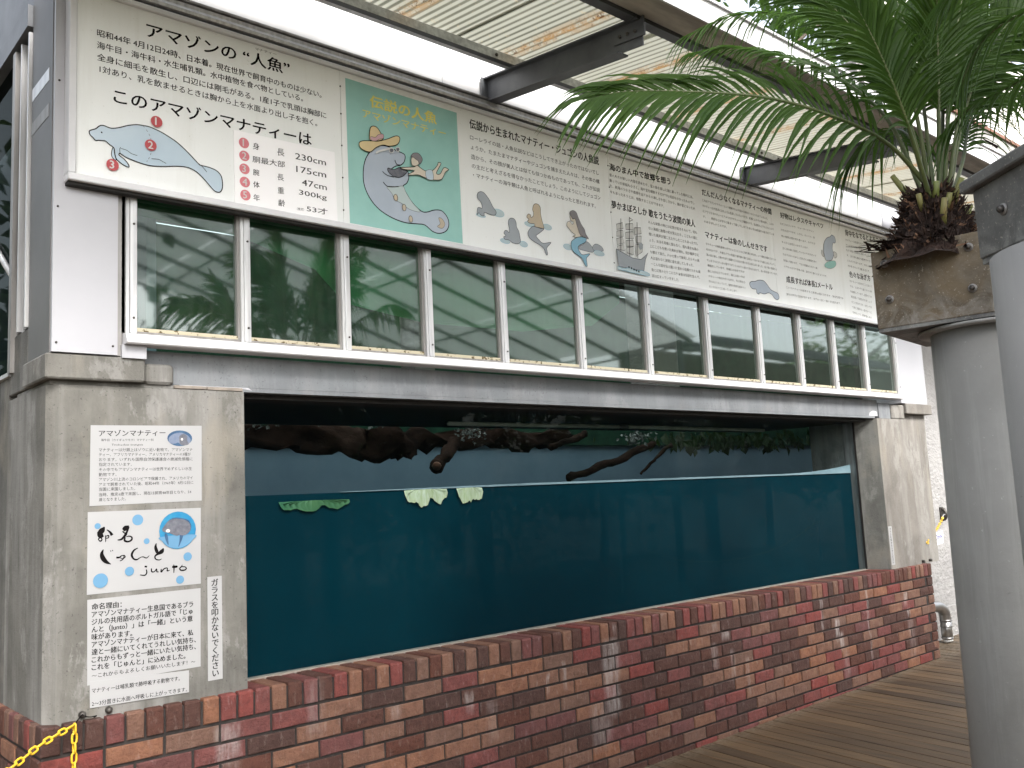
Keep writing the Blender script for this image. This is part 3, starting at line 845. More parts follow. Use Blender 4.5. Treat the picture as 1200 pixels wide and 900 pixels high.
# ---- window strip above the lintel
ws = thing('window_strip', (3.3, 0, 2.14), 'strip of twelve framed glass panes between the lintel and the sign', 'window')
mb = MB(); mb.extrude([(.05, 2.13), (-.03, 2.13), (-.035, 2.135), (-.035, 2.150), (-.028, 2.152), (-.028, 2.168), (.0, 2.172), (.05, 2.172)], .27, 6.405, M['white_metal']); mb.build('sill', ws)
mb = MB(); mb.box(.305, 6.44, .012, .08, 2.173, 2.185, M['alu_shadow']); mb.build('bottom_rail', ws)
MX = [(c_ - .0205, c_ + .0205) for c_ in (.300, .760, 1.236, 1.693, 2.168, 2.738, 3.311, 3.893, 4.474, 4.985, 5.453, 5.922, 6.425)]
for k, (a, b) in enumerate(MX):
    mb = MB()
    w = b - a
    mb.box(a, a + w * .30, .010, .045, 2.175, 2.80, M['frame_alu'])
    mb.box(a + w * .34, b, .004, .045, 2.176, 2.80, M['frame_alu'], ch=.003)
    mb.box(a - .012, a - .001, .020, .040, 2.177, 2.80, M['alu_shadow'])  # dark strip painting the shadow gap beside the mullion
    o = mb.build('mullion', ws)
    for zz in (2.60, 2.235):
        sb = MB(); sb.tube([(a + w * .67, .0, zz), (a + w * .67, .006, zz)], .0045, 6, M['bolt']); sb.build('screw', o)
    if k < 12:
        b2 = MX[k + 1][0]
        gp = MB(); rz = random.Random(k)
        tx, tz = rz.uniform(-.003, .003), rz.uniform(-.004, .004)
        gp.add([(b, .034, 2.19), (b2 - .012, .034 + tx, 2.19), (b2 - .012, .034 + tx + tz, 2.80), (b, .034 + tz, 2.80)], [(0, 1, 2, 3)], M['glass']); gp.build('pane', ws)
        sp = MB(); sp.box(b + .002, b2 - .014, .015, .032, 2.186, 2.200, M['sealant']); sp.build('sealant_strip', ws)
mb = MB(); mb.box(.25, 6.46, .01, .12, 2.80, 2.85, M['black']); mb.build('head_rail', ws)

# white corner panel
cp = MB(); cp.box(.021, .247, .0, .02, 2.087, 3.95, M['panel_white'])
o = cp.build('corner_panel'); tag(o, 'tall plain white metal panel on the corner beside the sign', 'panel')
mb = MB(); mb.box(.249, .265, .012, .05, 2.087, 2.9, M['alu_shadow']); mb.build('edge_strip', o)
for sx_, sz_ in ((.036, 2.12), (.23, 2.12), (.036, 2.62), (.036, 3.1)):
    mb = MB(); mb.tube([(sx_, -.003, sz_), (sx_, .0, sz_)], .0042, 8, M['bolt']); mb.build('screw', o)
mb = MB(); mb.box(.262, .352, -.004, .046, 2.079, 2.129, M['panel_white']); mb.build('packing_piece', o)
cp = MB(); cp.box(6.462, 6.93, .02, .3, 2.107, 3.95, M['panel_white'])
tag(cp.build('corner_panel'), 'white metal panel at the right end of the window strip', 'panel')

# fascia wall above the sign and its ledges
fw = thing('fascia_wall', (3.4, .03, 3.5), 'white fascia wall above the information board with ribbed metal ledge', 'wall')
x_ = .248
n = 0
while x_ < 9:
    w = 1.82 if n else 1.6
    mb = MB(); mb.box(x_, min(x_ + w, 9) - .003, .03, .06, 3.56, 4.02, M['fascia']); mb.build('fascia_panel', fw)
    x_ += w; n += 1
mb = MB(); mb.extrude([(.05, 3.49), (-.055, 3.49), (-.055, 3.505), (-.045, 3.51), (-.02, 3.535), (-.02, 3.552), (.05, 3.556)], .248, 6.9, M['frame_alu']); mb.build('ribbed_ledge', fw)
mb = MB(); mb.extrude([(.05, 3.557), (-.028, 3.557), (-.028, 3.567), (.029, 3.572)], .248, 6.9, M['alu_shadow']); mb.build('upper_trim', fw)

# ================================================================ lettering and print
def text_mesh(lines, y, mat, name, parent):
    """each line: (text, x0, z0, x1, z1, height, weight) laid on the plane y, reading along +x"""
    vs, fs = [], []
    for (t, x0, z0, x1, z1, h, wt_) in lines:
        cu = bpy.data.curves.new('lettering', 'FONT')
        cu.body = t; cu.size = 1
        cu.resolution_u = 3 if h > .04 else (2 if h > .02 else 1)
        bo = {0: [(0, 0)], 1: [(-.009, 0), (.009, .004)], 2: [(-.020, -.008), (.020, -.008), (0, .012), (0, 0)], 3: [(-.034, -.014), (.034, -.014), (-.016, .02), (.016, .02), (0, 0)]}[wt_]
        o = bpy.data.objects.new('lettering', cu)
        me = bpy.data.meshes.new_from_object(o)
        if len(me.vertices):
            X = [v.co.x for v in me.vertices]; Z = [v.co.y for v in me.vertices]
            xa, xb = min(X), max(X); za, zb = min(Z), max(Z)
            asc = t.isascii() or t[-2:] in ('cm', 'kg')
            if asc or len(t) < 3 or t == '53才': sz = h / (zb - za); zo = za
            else: sz = h / .90; zo = -.09
            sx = (x1 - x0) / (xb - xa) if len(t) > 1 else sz
            for bi, (ox, oz) in enumerate(bo):          # overprinted strokes for the heavier weights
                i = len(vs)
                for v in me.vertices:
                    xx = (v.co.x - xa) * sx
                    vs.append((x0 + xx + ox * sz, y - .00012 * bi, z0 + (z1 - z0) * xx / max(x1 - x0, 1e-6) + (v.co.y - zo + oz) * sz))
                fs += [tuple(i + j for j in p.vertices) for p in me.polygons]
        bpy.data.objects.remove(o); bpy.data.curves.remove(cu); bpy.data.meshes.remove(me)
    m = MB(); m.add(vs, fs, mat)
    return m.build(name, parent)

class Draw:
    """flat print made of filled outlines, each fill a hair above the last"""
    def __init__(s, y): s.m = MB(); s.y = y; s.k = 0
    def fill(s, pts, mat, line=None, w=.0028, smooth=True, n=5):
        P = cr_spline([(p[0], 0, p[1]) for p in pts], n, True) if smooth else [Vector((p[0], 0, p[1])) for p in pts]
        s.k += 1
        yy = s.y - .0003 * s.k
        tri = tessellate_polygon([[Vector((p.x, p.z, 0)) for p in P]])
        s.m.add([(p.x, yy, p.z) for p in P], [tuple(t) for t in tri], mat)
        if line: s.stroke([(p.x, p.z) for p in P], w, line, True, False)
    def stroke(s, pts, w, mat, closed=False, smooth=True):
        P = [Vector((p[0], 0, p[1])) for p in pts]
        ws = [p[2] for p in pts] if len(pts[0]) > 2 else None
        if smooth and len(P) > 2:
            if ws:
                Q = cr_spline([(p[0], p[2], p[1]) for p in pts], 6)
                ws = [max(q.y, .0004) for q in Q]; P = [Vector((q.x, 0, q.z)) for q in Q]
            else: P = cr_spline(P, 5, closed)
        if closed: P = P + [P[0], P[1]]
        s.k += 1
        yy = s.y - .0003 * s.k
        vs = []
        for i, p in enumerate(P):
            d = P[min(i + 1, len(P) - 1)] - P[max(i - 1, 0)]
            if d.length < 1e-9: d = Vector((1, 0, 0))
            d.normalize(); nrm = Vector((-d.z, 0, d.x))
            hw = (ws[i] if ws else w / 2)
            for q in (p + nrm * hw, p - nrm * hw): vs.append((q.x, yy, q.z))
        s.m.add(vs, [(2 * i, 2 * i + 1, 2 * i + 3, 2 * i + 2) for i in range(len(P) - 1)], mat)
    def disc(s, c, r, mat, rz=None, line=None):
        rz = rz or r
        s.fill([(c[0] + r * math.cos(a * math.pi / 12), c[1] + rz * math.sin(a * math.pi / 12)) for a in range(24)], mat, line, smooth=False)
    def build(s, name, parent): return s.m.build(name, parent)

BOARD_TEXT = [('アマゾンの “人魚”',0.3386,3.3465,0.9523,3.3611,0.059,2),('マナティー',0.7934,3.4296,0.8919,3.4333,0.0115,0),('昭和44年 4月12日24時、日本着。現在世界で飼育中のものは少ない。',0.1548,3.2925,1.1067,3.2978,0.0283,1),('海牛目・海牛科・水生哺乳類。水中植物を食べ物としている。',0.1551,3.2439,1.0144,3.2565,0.0282,1),('全身に細毛を散生し、口辺には剛毛がある。1産1子で乳頭は胸部に',0.1554,3.1965,1.1285,3.2064,0.0282,1),('1対あり、乳を飲ませるときは胸から上を水面より出し子を抱く。',0.1648,3.1508,1.0818,3.1593,0.0281,1),('このアマゾンマナティーは',0.2168,3.0444,1.0513,3.0608,0.0564,2),('伝説から生まれたマナティー・ジュゴンの人魚説',1.9557,3.3603,2.907,3.3654,0.0503,1),('ローレライの話・人魚伝説などはこうしてでき上がったのではないでし',1.954,3.3006,2.9015,3.304,0.0253,0),('ょうか。たまたまマナティーやジュゴンを捕まえた人々は、その体の構',1.9576,3.2501,2.9021,3.2522,0.0253,0),('造から、その顔が美人とは似ても似つかぬものであっても、これが伝説',1.9548,3.1991,2.9008,3.2024,0.0252,0),('の主だと考えざるを得なかったことでしょう。このようにしてジュゴン',1.9577,3.1507,2.9019,3.1561,0.0251,0),('・マナティーの海牛類は人魚と呼ばれるようになったと思われます。',1.9631,3.1042,2.8578,3.1004,0.0251,0),('海のまん中で故郷を想う',2.9958,3.354,3.5552,3.3733,0.0422,1),('昔の人々が新しい大陸を求めたり、宝の島を探しに海に乗ってした時代には、',2.9923,3.3166,3.7747,3.3258,0.0187,0),('乗っていた帆船も小さく、海や宝を横断するだけでも何日もかかったものでし',2.9893,3.2831,3.7859,3.2888,0.0186,0),('た。航海のつらさや故郷を出てからの淋しさや恋しさから、頭が変になった人',2.9901,3.2504,3.7894,3.2524,0.0186,0),('々もあったろうとは、想像することができます。',2.9893,3.2137,3.476,3.2138,0.0186,0),('夢かまぼろしか 歌をうたう波間の美人',2.9941,3.1255,3.7756,3.1375,0.0462,1),('そんな状態の時には幻覚が起きるもので、何も',3.3127,3.0858,3.7892,3.0949,0.0192,0),('ない海面に故郷の町が見えたり、こどもの頃に',3.3128,3.049,3.7879,3.0582,0.0191,0),('聞いた歌声が聞こえたりしたこともあったでし',3.3129,3.0122,3.7897,3.0216,0.0191,0),('ょう。おぼろ月夜に風もなく、船も進まぬ海の',3.313,2.9755,3.79,2.9851,0.019,0),('上にこどもを抱いた美人が現れ、何か歌声さえ',3.3131,2.9388,3.7903,2.9487,0.019,0),('も聞えて来た。ハッと思って発見したらその美',3.3132,2.9022,3.7906,2.9125,0.019,0),('人は音もなく波間に姿を消してしまった。',3.3132,2.8657,3.7287,2.8746,0.0189,0),('－こんな話を伝え聞いた昔から船乗りたちも美',3.3133,2.8292,3.7927,2.8403,0.0189,0),('魚と幻覚のとりこになり以後は伝説を生んで、',3.3134,2.7928,3.7821,2.804,0.0188,0),('話は広まっていきました。',3.3135,2.7564,3.5722,2.7614,0.0188,0),('だんだん少なくなるマナティーの仲間',3.8752,3.3687,4.6696,3.3742,0.0424,1),('これはアマゾンマナティーという種類でおよそ昔から南米にいるとつたえていました。',3.8729,3.3269,4.6169,3.3294,0.016,0),('マナティーは大西洋にはたくさん生息していたのですが、乱獲によりその数は減り、これや',3.8683,3.2894,4.6855,3.297,0.0159,0),('にアフリカマナティーとアメリカマナティーに三種類だけで、生息数もとても少ないので',3.8711,3.2533,4.6801,3.2612,0.0159,0),('す。\u3000\u3000政府などが守りに集まって殺してしまうために今は絶滅が心配されている',3.8668,3.2178,4.6815,3.2246,0.0159,0),('のはさびしいことです。',3.873,3.1859,4.1194,3.1865,0.0159,0),('マナティーは象のしんせきです',3.875,3.0851,4.5762,3.0885,0.0446,1),('マナティーは哺乳動物の中でジュゴンとともに海牛類に呼ばれ、いつ頃陸を離れたかくわ',3.8735,3.0376,4.6762,3.0426,0.0157,0),('せきなのです。大昔はゾウの先祖と海牛類の間にあるレールのような陸にはえていて、',3.8733,3.0014,4.6618,3.0042,0.0157,0),('海の方に新しく草がなびく浅瀬などにはまた草のかたい所にはりました。古い草の海草から',3.8718,2.9658,4.6776,2.9728,0.0157,0),('ているうちにすっかり陸でうけつくられていまれて今ならがけで、海の草を食べていたり、',3.8716,2.9297,4.6828,2.939,0.0156,0),('構造をしています。先端には水中ですが',3.8746,2.8958,4.2781,2.904,0.0156,0),('骨にながなえています。海には長い今は',3.8729,2.8586,4.2779,2.8682,0.0156,0),('ナティーの体は大きいながら、今は海を小',3.876,2.8257,4.2794,2.8336,0.0155,0),('きれはよくなっていて、植物を飼育を進めやい',3.8747,2.7923,4.2787,2.7951,0.0155,0),('だいそれをカゴに揃っているしまう。',3.8748,2.7582,4.1806,2.7615,0.0155,0),('好物はレタスやキャベツ',4.7834,3.372,5.3641,3.384,0.0421,1),('たださはラッサウ、ウォーターヒヤシン',4.772,3.3195,5.2243,3.3331,0.016,0),('スをおはすですが、レタス、キャベツ、他',4.7722,3.2749,5.2257,3.2864,0.0159,0),('他の植物は葉が何も食べます。水ですが',4.7724,3.2304,5.2251,3.2398,0.0159,0),('もともと自然にいわれています。',4.7727,3.186,5.122,3.1916,0.0158,0),('主に浅水域に生息しているのですが丈いで',4.7729,3.1416,5.2204,3.1468,0.0158,0),('なおすはないためにこ五れたには繊維を持つ',4.7731,3.0973,5.2199,3.1005,0.0158,0),('を殖んで助かます。でなお田園は六たりと吸',4.7734,3.053,5.2231,3.0543,0.0157,0),('のでものはです長年の頃、自分ひと食にえるようです。',4.7736,3.0089,5.3495,3.0078,0.0157,0),('成長すれば体長2メートル',4.7884,2.9024,5.4153,2.9169,0.0469,1),('このマナティーは成長すると体長2m程になります。体は冬場でも',4.7764,2.858,5.5607,2.8625,0.0165,0),('部分が戸外に生息があります。まずは一日に一頭の子を産みます。',4.7737,2.8081,5.5135,2.8184,0.0165,0),('背中をなでるとよろこぶマ',5.6865,3.3829,6.3317,3.4049,0.0482,1),('マナティーは皮膚をさわられることがたいそう',5.6785,3.3393,6.2087,3.3511,0.0185,0),('ているおりは体の表皮をこすりとってやって',5.6789,3.2981,6.1997,3.3065,0.0185,0),('をする時には静かに寄りそってくるのでほう',5.6793,3.2569,6.1907,3.2621,0.0185,0),('す。泳ぐ時も静かな動物でやさしい動作に',5.6798,3.2159,6.1817,3.2179,0.0184,0),('いられてなあります。ひれの前足の先には',5.6802,3.1748,6.1727,3.1738,0.0184,0),('水をかいて進みます。これは',5.6806,3.1339,6.1638,3.1298,0.0183,0),('色々な泳ぎ方',5.6897,3.0531,6.0194,3.0596,0.0473,1),('マナティーはほかにこにはいく',5.6823,3.0134,6.0311,3.0102,0.0182,0),('ても、とまりそう遠くらいい時',5.6826,2.9721,6.0224,2.9666,0.0182,0),('を自動しています。前足をつか',5.683,2.9309,6.0137,2.9231,0.0181,0),('尾を振って前を打ちましょう',5.6833,2.8897,6.0051,2.8798,0.0181,0),('ろことがあります。はやいでは',5.6836,2.8486,5.9965,2.8366,0.0181,0),('て同じ場所を一周マナーに',5.6839,2.8076,5.9879,2.7935,0.018,0),('今年なくで、飼育室もあだ',5.6843,2.7666,5.9793,2.7505,0.018,0)]
POSTER_TEXT = [('伝説の人魚',1.3619,3.3211,1.7447,3.3291,0.0578,3),('アマゾンマナティー',1.3188,3.2597,1.7979,3.2733,0.0415,2)]
SHEET_TEXT = [('身',0.7738,2.9852,0.8047,2.9867,0.0296,1),('長',0.8843,2.9825,0.9175,2.9843,0.0318,1),('230cm',0.9692,2.9845,1.1181,2.9865,0.0278,1),('胴最大部',0.7718,2.9286,0.9188,2.9342,0.0268,1),('175cm',0.9726,2.9272,1.1178,2.9299,0.0277,1),('腕',0.7737,2.8731,0.8084,2.8748,0.0267,1),('長',0.8834,2.8737,0.9187,2.8742,0.0283,1),('47cm',0.9978,2.8727,1.1193,2.8728,0.0277,1),('体',0.774,2.8211,0.8075,2.8212,0.0266,1),('重',0.8839,2.816,0.9199,2.8179,0.0282,1),('300kg',0.9831,2.8221,1.1179,2.822,0.0287,1),('年',0.7737,2.7645,0.8087,2.764,0.0276,1),('齢',0.8857,2.7608,0.921,2.7617,0.0297,1),('（推定）',0.9717,2.7571,1.0058,2.7593,0.012,0),('53才',1.0188,2.7599,1.1199,2.7608,0.0276,1)]
NOTICE1 = [('アマゾンマナティー',0.1934,1.7876,0.4363,1.7921,0.0229,1),('海牛目（カイギュウモク）マナティー科',0.2008,1.7705,0.3916,1.772,0.0092,0),('Trichechus inunguis',0.2383,1.7522,0.3519,1.753,0.0092,0),('マナティーは分類上はゾウに近い動物で、アマゾンマナ',0.1938,1.7324,0.5417,1.7327,0.0129,0),('ティー、アフリカマナティー、アメリカマナティーの3種が',0.1939,1.7153,0.5342,1.7149,0.0129,0),('おります。いずれも国際自然保護連合の絶滅危惧種に',0.194,1.6971,0.5415,1.6962,0.0129,0),('指定されています。',0.1941,1.6793,0.3107,1.6784,0.0129,0),('その中でもアマゾンマナティーは世界でめずらしい水生',0.1942,1.6604,0.5388,1.659,0.0129,0),('動物です。',0.1943,1.6423,0.2565,1.6425,0.0128,0),('アマゾン川上流のコロンビアで保護され、アメリカのマイ',0.1945,1.6245,0.5418,1.6235,0.0128,0),('アミで飼育されていた後、昭和44年（1969年）4月12日に',0.1946,1.6065,0.5438,1.6057,0.0128,0),('当園に来園しました。',0.1947,1.5895,0.3241,1.5885,0.0128,0),('当時、推定6歳で来園し、現在は飼育48年目となり、54',0.1948,1.57,0.5353,1.5698,0.0128,0),('歳となりました。',0.1949,1.552,0.2903,1.552,0.0128,0)]
NOTICE3 = [('命名理由：',0.1729,1.1702,0.2759,1.168,0.0213,2),('アマゾンマナティー生息国であるブラ',0.1731,1.1433,0.5402,1.1393,0.0213,2),('ジルの共用語のポルトガル語で「じゅ',0.1733,1.117,0.538,1.1133,0.0213,2),('んと（Junto）」は「一緒」という意',0.1734,1.0908,0.5378,1.0865,0.0212,2),('味があります。',0.1736,1.0653,0.3137,1.0609,0.0212,2),('アマゾンマナティーが日本に来て、私',0.1738,1.0392,0.5396,1.0341,0.0211,2),('達と一緒にいてくれてうれしい気持ち、',0.174,1.0131,0.5499,1.0061,0.0211,2),('これからもずっと一緒にいたい気持ち、',0.1742,0.9865,0.5497,0.9807,0.0211,2),('これを「じゅんと」に込めました。',0.1744,0.9605,0.5093,0.9521,0.021,2),('～これからもよろしくお願いいたします！～',0.1746,0.934,0.5473,0.9279,0.016,1)]
NOTICE4 = [('マナティーは哺乳類で肺呼吸する動物です。',0.1749,0.8836,0.487,0.8755,0.0166,1),('2～3分置きに水面へ呼吸しに上がってきます。',0.1752,0.8388,0.5141,0.8317,0.0165,1)]
BRUSH = [[(0.2149,1.4601,0.00158),(0.2055,1.447,0.00891),(0.1906,1.4363,0.00356)],[(0.1906,1.4355,0.00198),(0.2,1.4279,0.00594),(0.2112,1.4311,0.00515)],[(0.2225,1.4499,0.00119),(0.2339,1.4406,0.00317),(0.2416,1.4284,0.00475)],[(0.1963,1.4126,0.00158),(0.1944,1.4186,0.00178),(0.2019,1.422,0.00178),(0.2064,1.4158,0.00178),(0.202,1.4103,0.00238),(0.1963,1.4126,0.00158)],[(0.2177,1.4299,0.00119),(0.2193,1.415,0.00158),(0.2186,1.4053,0.00079)],[(0.22,1.4266,0.00158),(0.2291,1.428,0.00198),(0.2283,1.4202,0.00158),(0.22,1.4196,0.00158)],[(0.3014,1.4591,0.00158),(0.2897,1.4519,0.00792),(0.28,1.4445,0.00495)],[(0.3014,1.4552,0.00198),(0.2878,1.4262,0.00396),(0.2743,1.4121,0.00317),(0.2608,1.4103,0.00158)],[(0.2781,1.4407,0.00198),(0.2937,1.4259,0.00238)],[(0.2879,1.4183,0.00158),(0.2859,1.4066,0.00317),(0.2976,1.4019,0.00277),(0.3101,1.407,0.00277),(0.3113,1.4168,0.00238),(0.3015,1.4214,0.00198),(0.2917,1.4201,0.00119)],[(0.2115,1.3797,0.00119),(0.206,1.3654,0.00515),(0.2098,1.3496,0.00713),(0.2212,1.3352,0.00554),(0.2383,1.3248,0.00079)],[(0.2354,1.3741,0.00119),(0.2381,1.37,0.00099)],[(0.2419,1.3756,0.00119),(0.2445,1.3715,0.00099)],[(0.2561,1.3479,0.00277),(0.2668,1.3471,0.00277),(0.2764,1.353,0.00158),(0.2861,1.3514,0.00158),(0.2869,1.3455,0.00158),(0.2784,1.3422,0.00119),(0.2707,1.3448,0.00099)],[(0.2842,1.3555,0.00099),(0.2803,1.3401,0.00158),(0.2688,1.334,0.00119)],[(0.3338,1.3763,0.00119),(0.3192,1.3687,0.00277),(0.3114,1.3534,0.00356),(0.3173,1.3391,0.00277),(0.3291,1.3342,0.00238),(0.3429,1.3411,0.00119),(0.3528,1.3423,0.00158),(0.3648,1.3374,0.00158),(0.3748,1.3454,0.00079)],[(0.401,1.3888,0.00119),(0.3981,1.3749,0.00436),(0.403,1.3585,0.00515),(0.407,1.3501,0.00198)],[(0.4275,1.3688,0.00158),(0.4213,1.3571,0.00673),(0.405,1.3482,0.00356),(0.3961,1.3409,0.00238),(0.3989,1.3306,0.00198),(0.4111,1.3264,0.00158),(0.4212,1.3297,0.00079)],[(0.3576,1.3069,0.00238),(0.3668,1.3053,0.00277)],[(0.364,1.2956,0.00158),(0.3656,1.2835,0.00198),(0.3588,1.275,0.00198),(0.341,1.2778,0.00099)],[(0.3828,1.2979,0.00158),(0.384,1.2859,0.00198),(0.3936,1.285,0.00158),(0.4017,1.2943,0.00158),(0.4029,1.2842,0.00198),(0.4098,1.2824,0.00119)],[(0.4191,1.2928,0.00158),(0.4191,1.2815,0.00238),(0.4293,1.2919,0.00198),(0.4416,1.2941,0.00158),(0.4416,1.2836,0.00198),(0.4506,1.2852,0.00119)],[(0.4664,1.3049,0.00119),(0.4672,1.2886,0.00198),(0.4663,1.2733,0.00099)],[(0.4602,1.2965,0.00317),(0.4747,1.2961,0.00396),(0.4809,1.2976,0.00238)],[(0.4976,1.2962,0.00238),(0.4892,1.2887,0.00198),(0.4934,1.2815,0.00238),(0.506,1.2804,0.00238),(0.5144,1.2853,0.00198),(0.5102,1.2922,0.00158),(0.4976,1.295,0.00158),(0.4998,1.3013,0.00079)]]
DOTS = [(0.3329,1.479,0.02),(0.1911,1.4642,0.0107),(0.3652,1.3989,0.0108),(0.5197,1.3304,0.0163),(0.4899,1.2464,0.0153),(0.3029,1.2942,0.0165),(0.2017,1.2701,0.0258)]
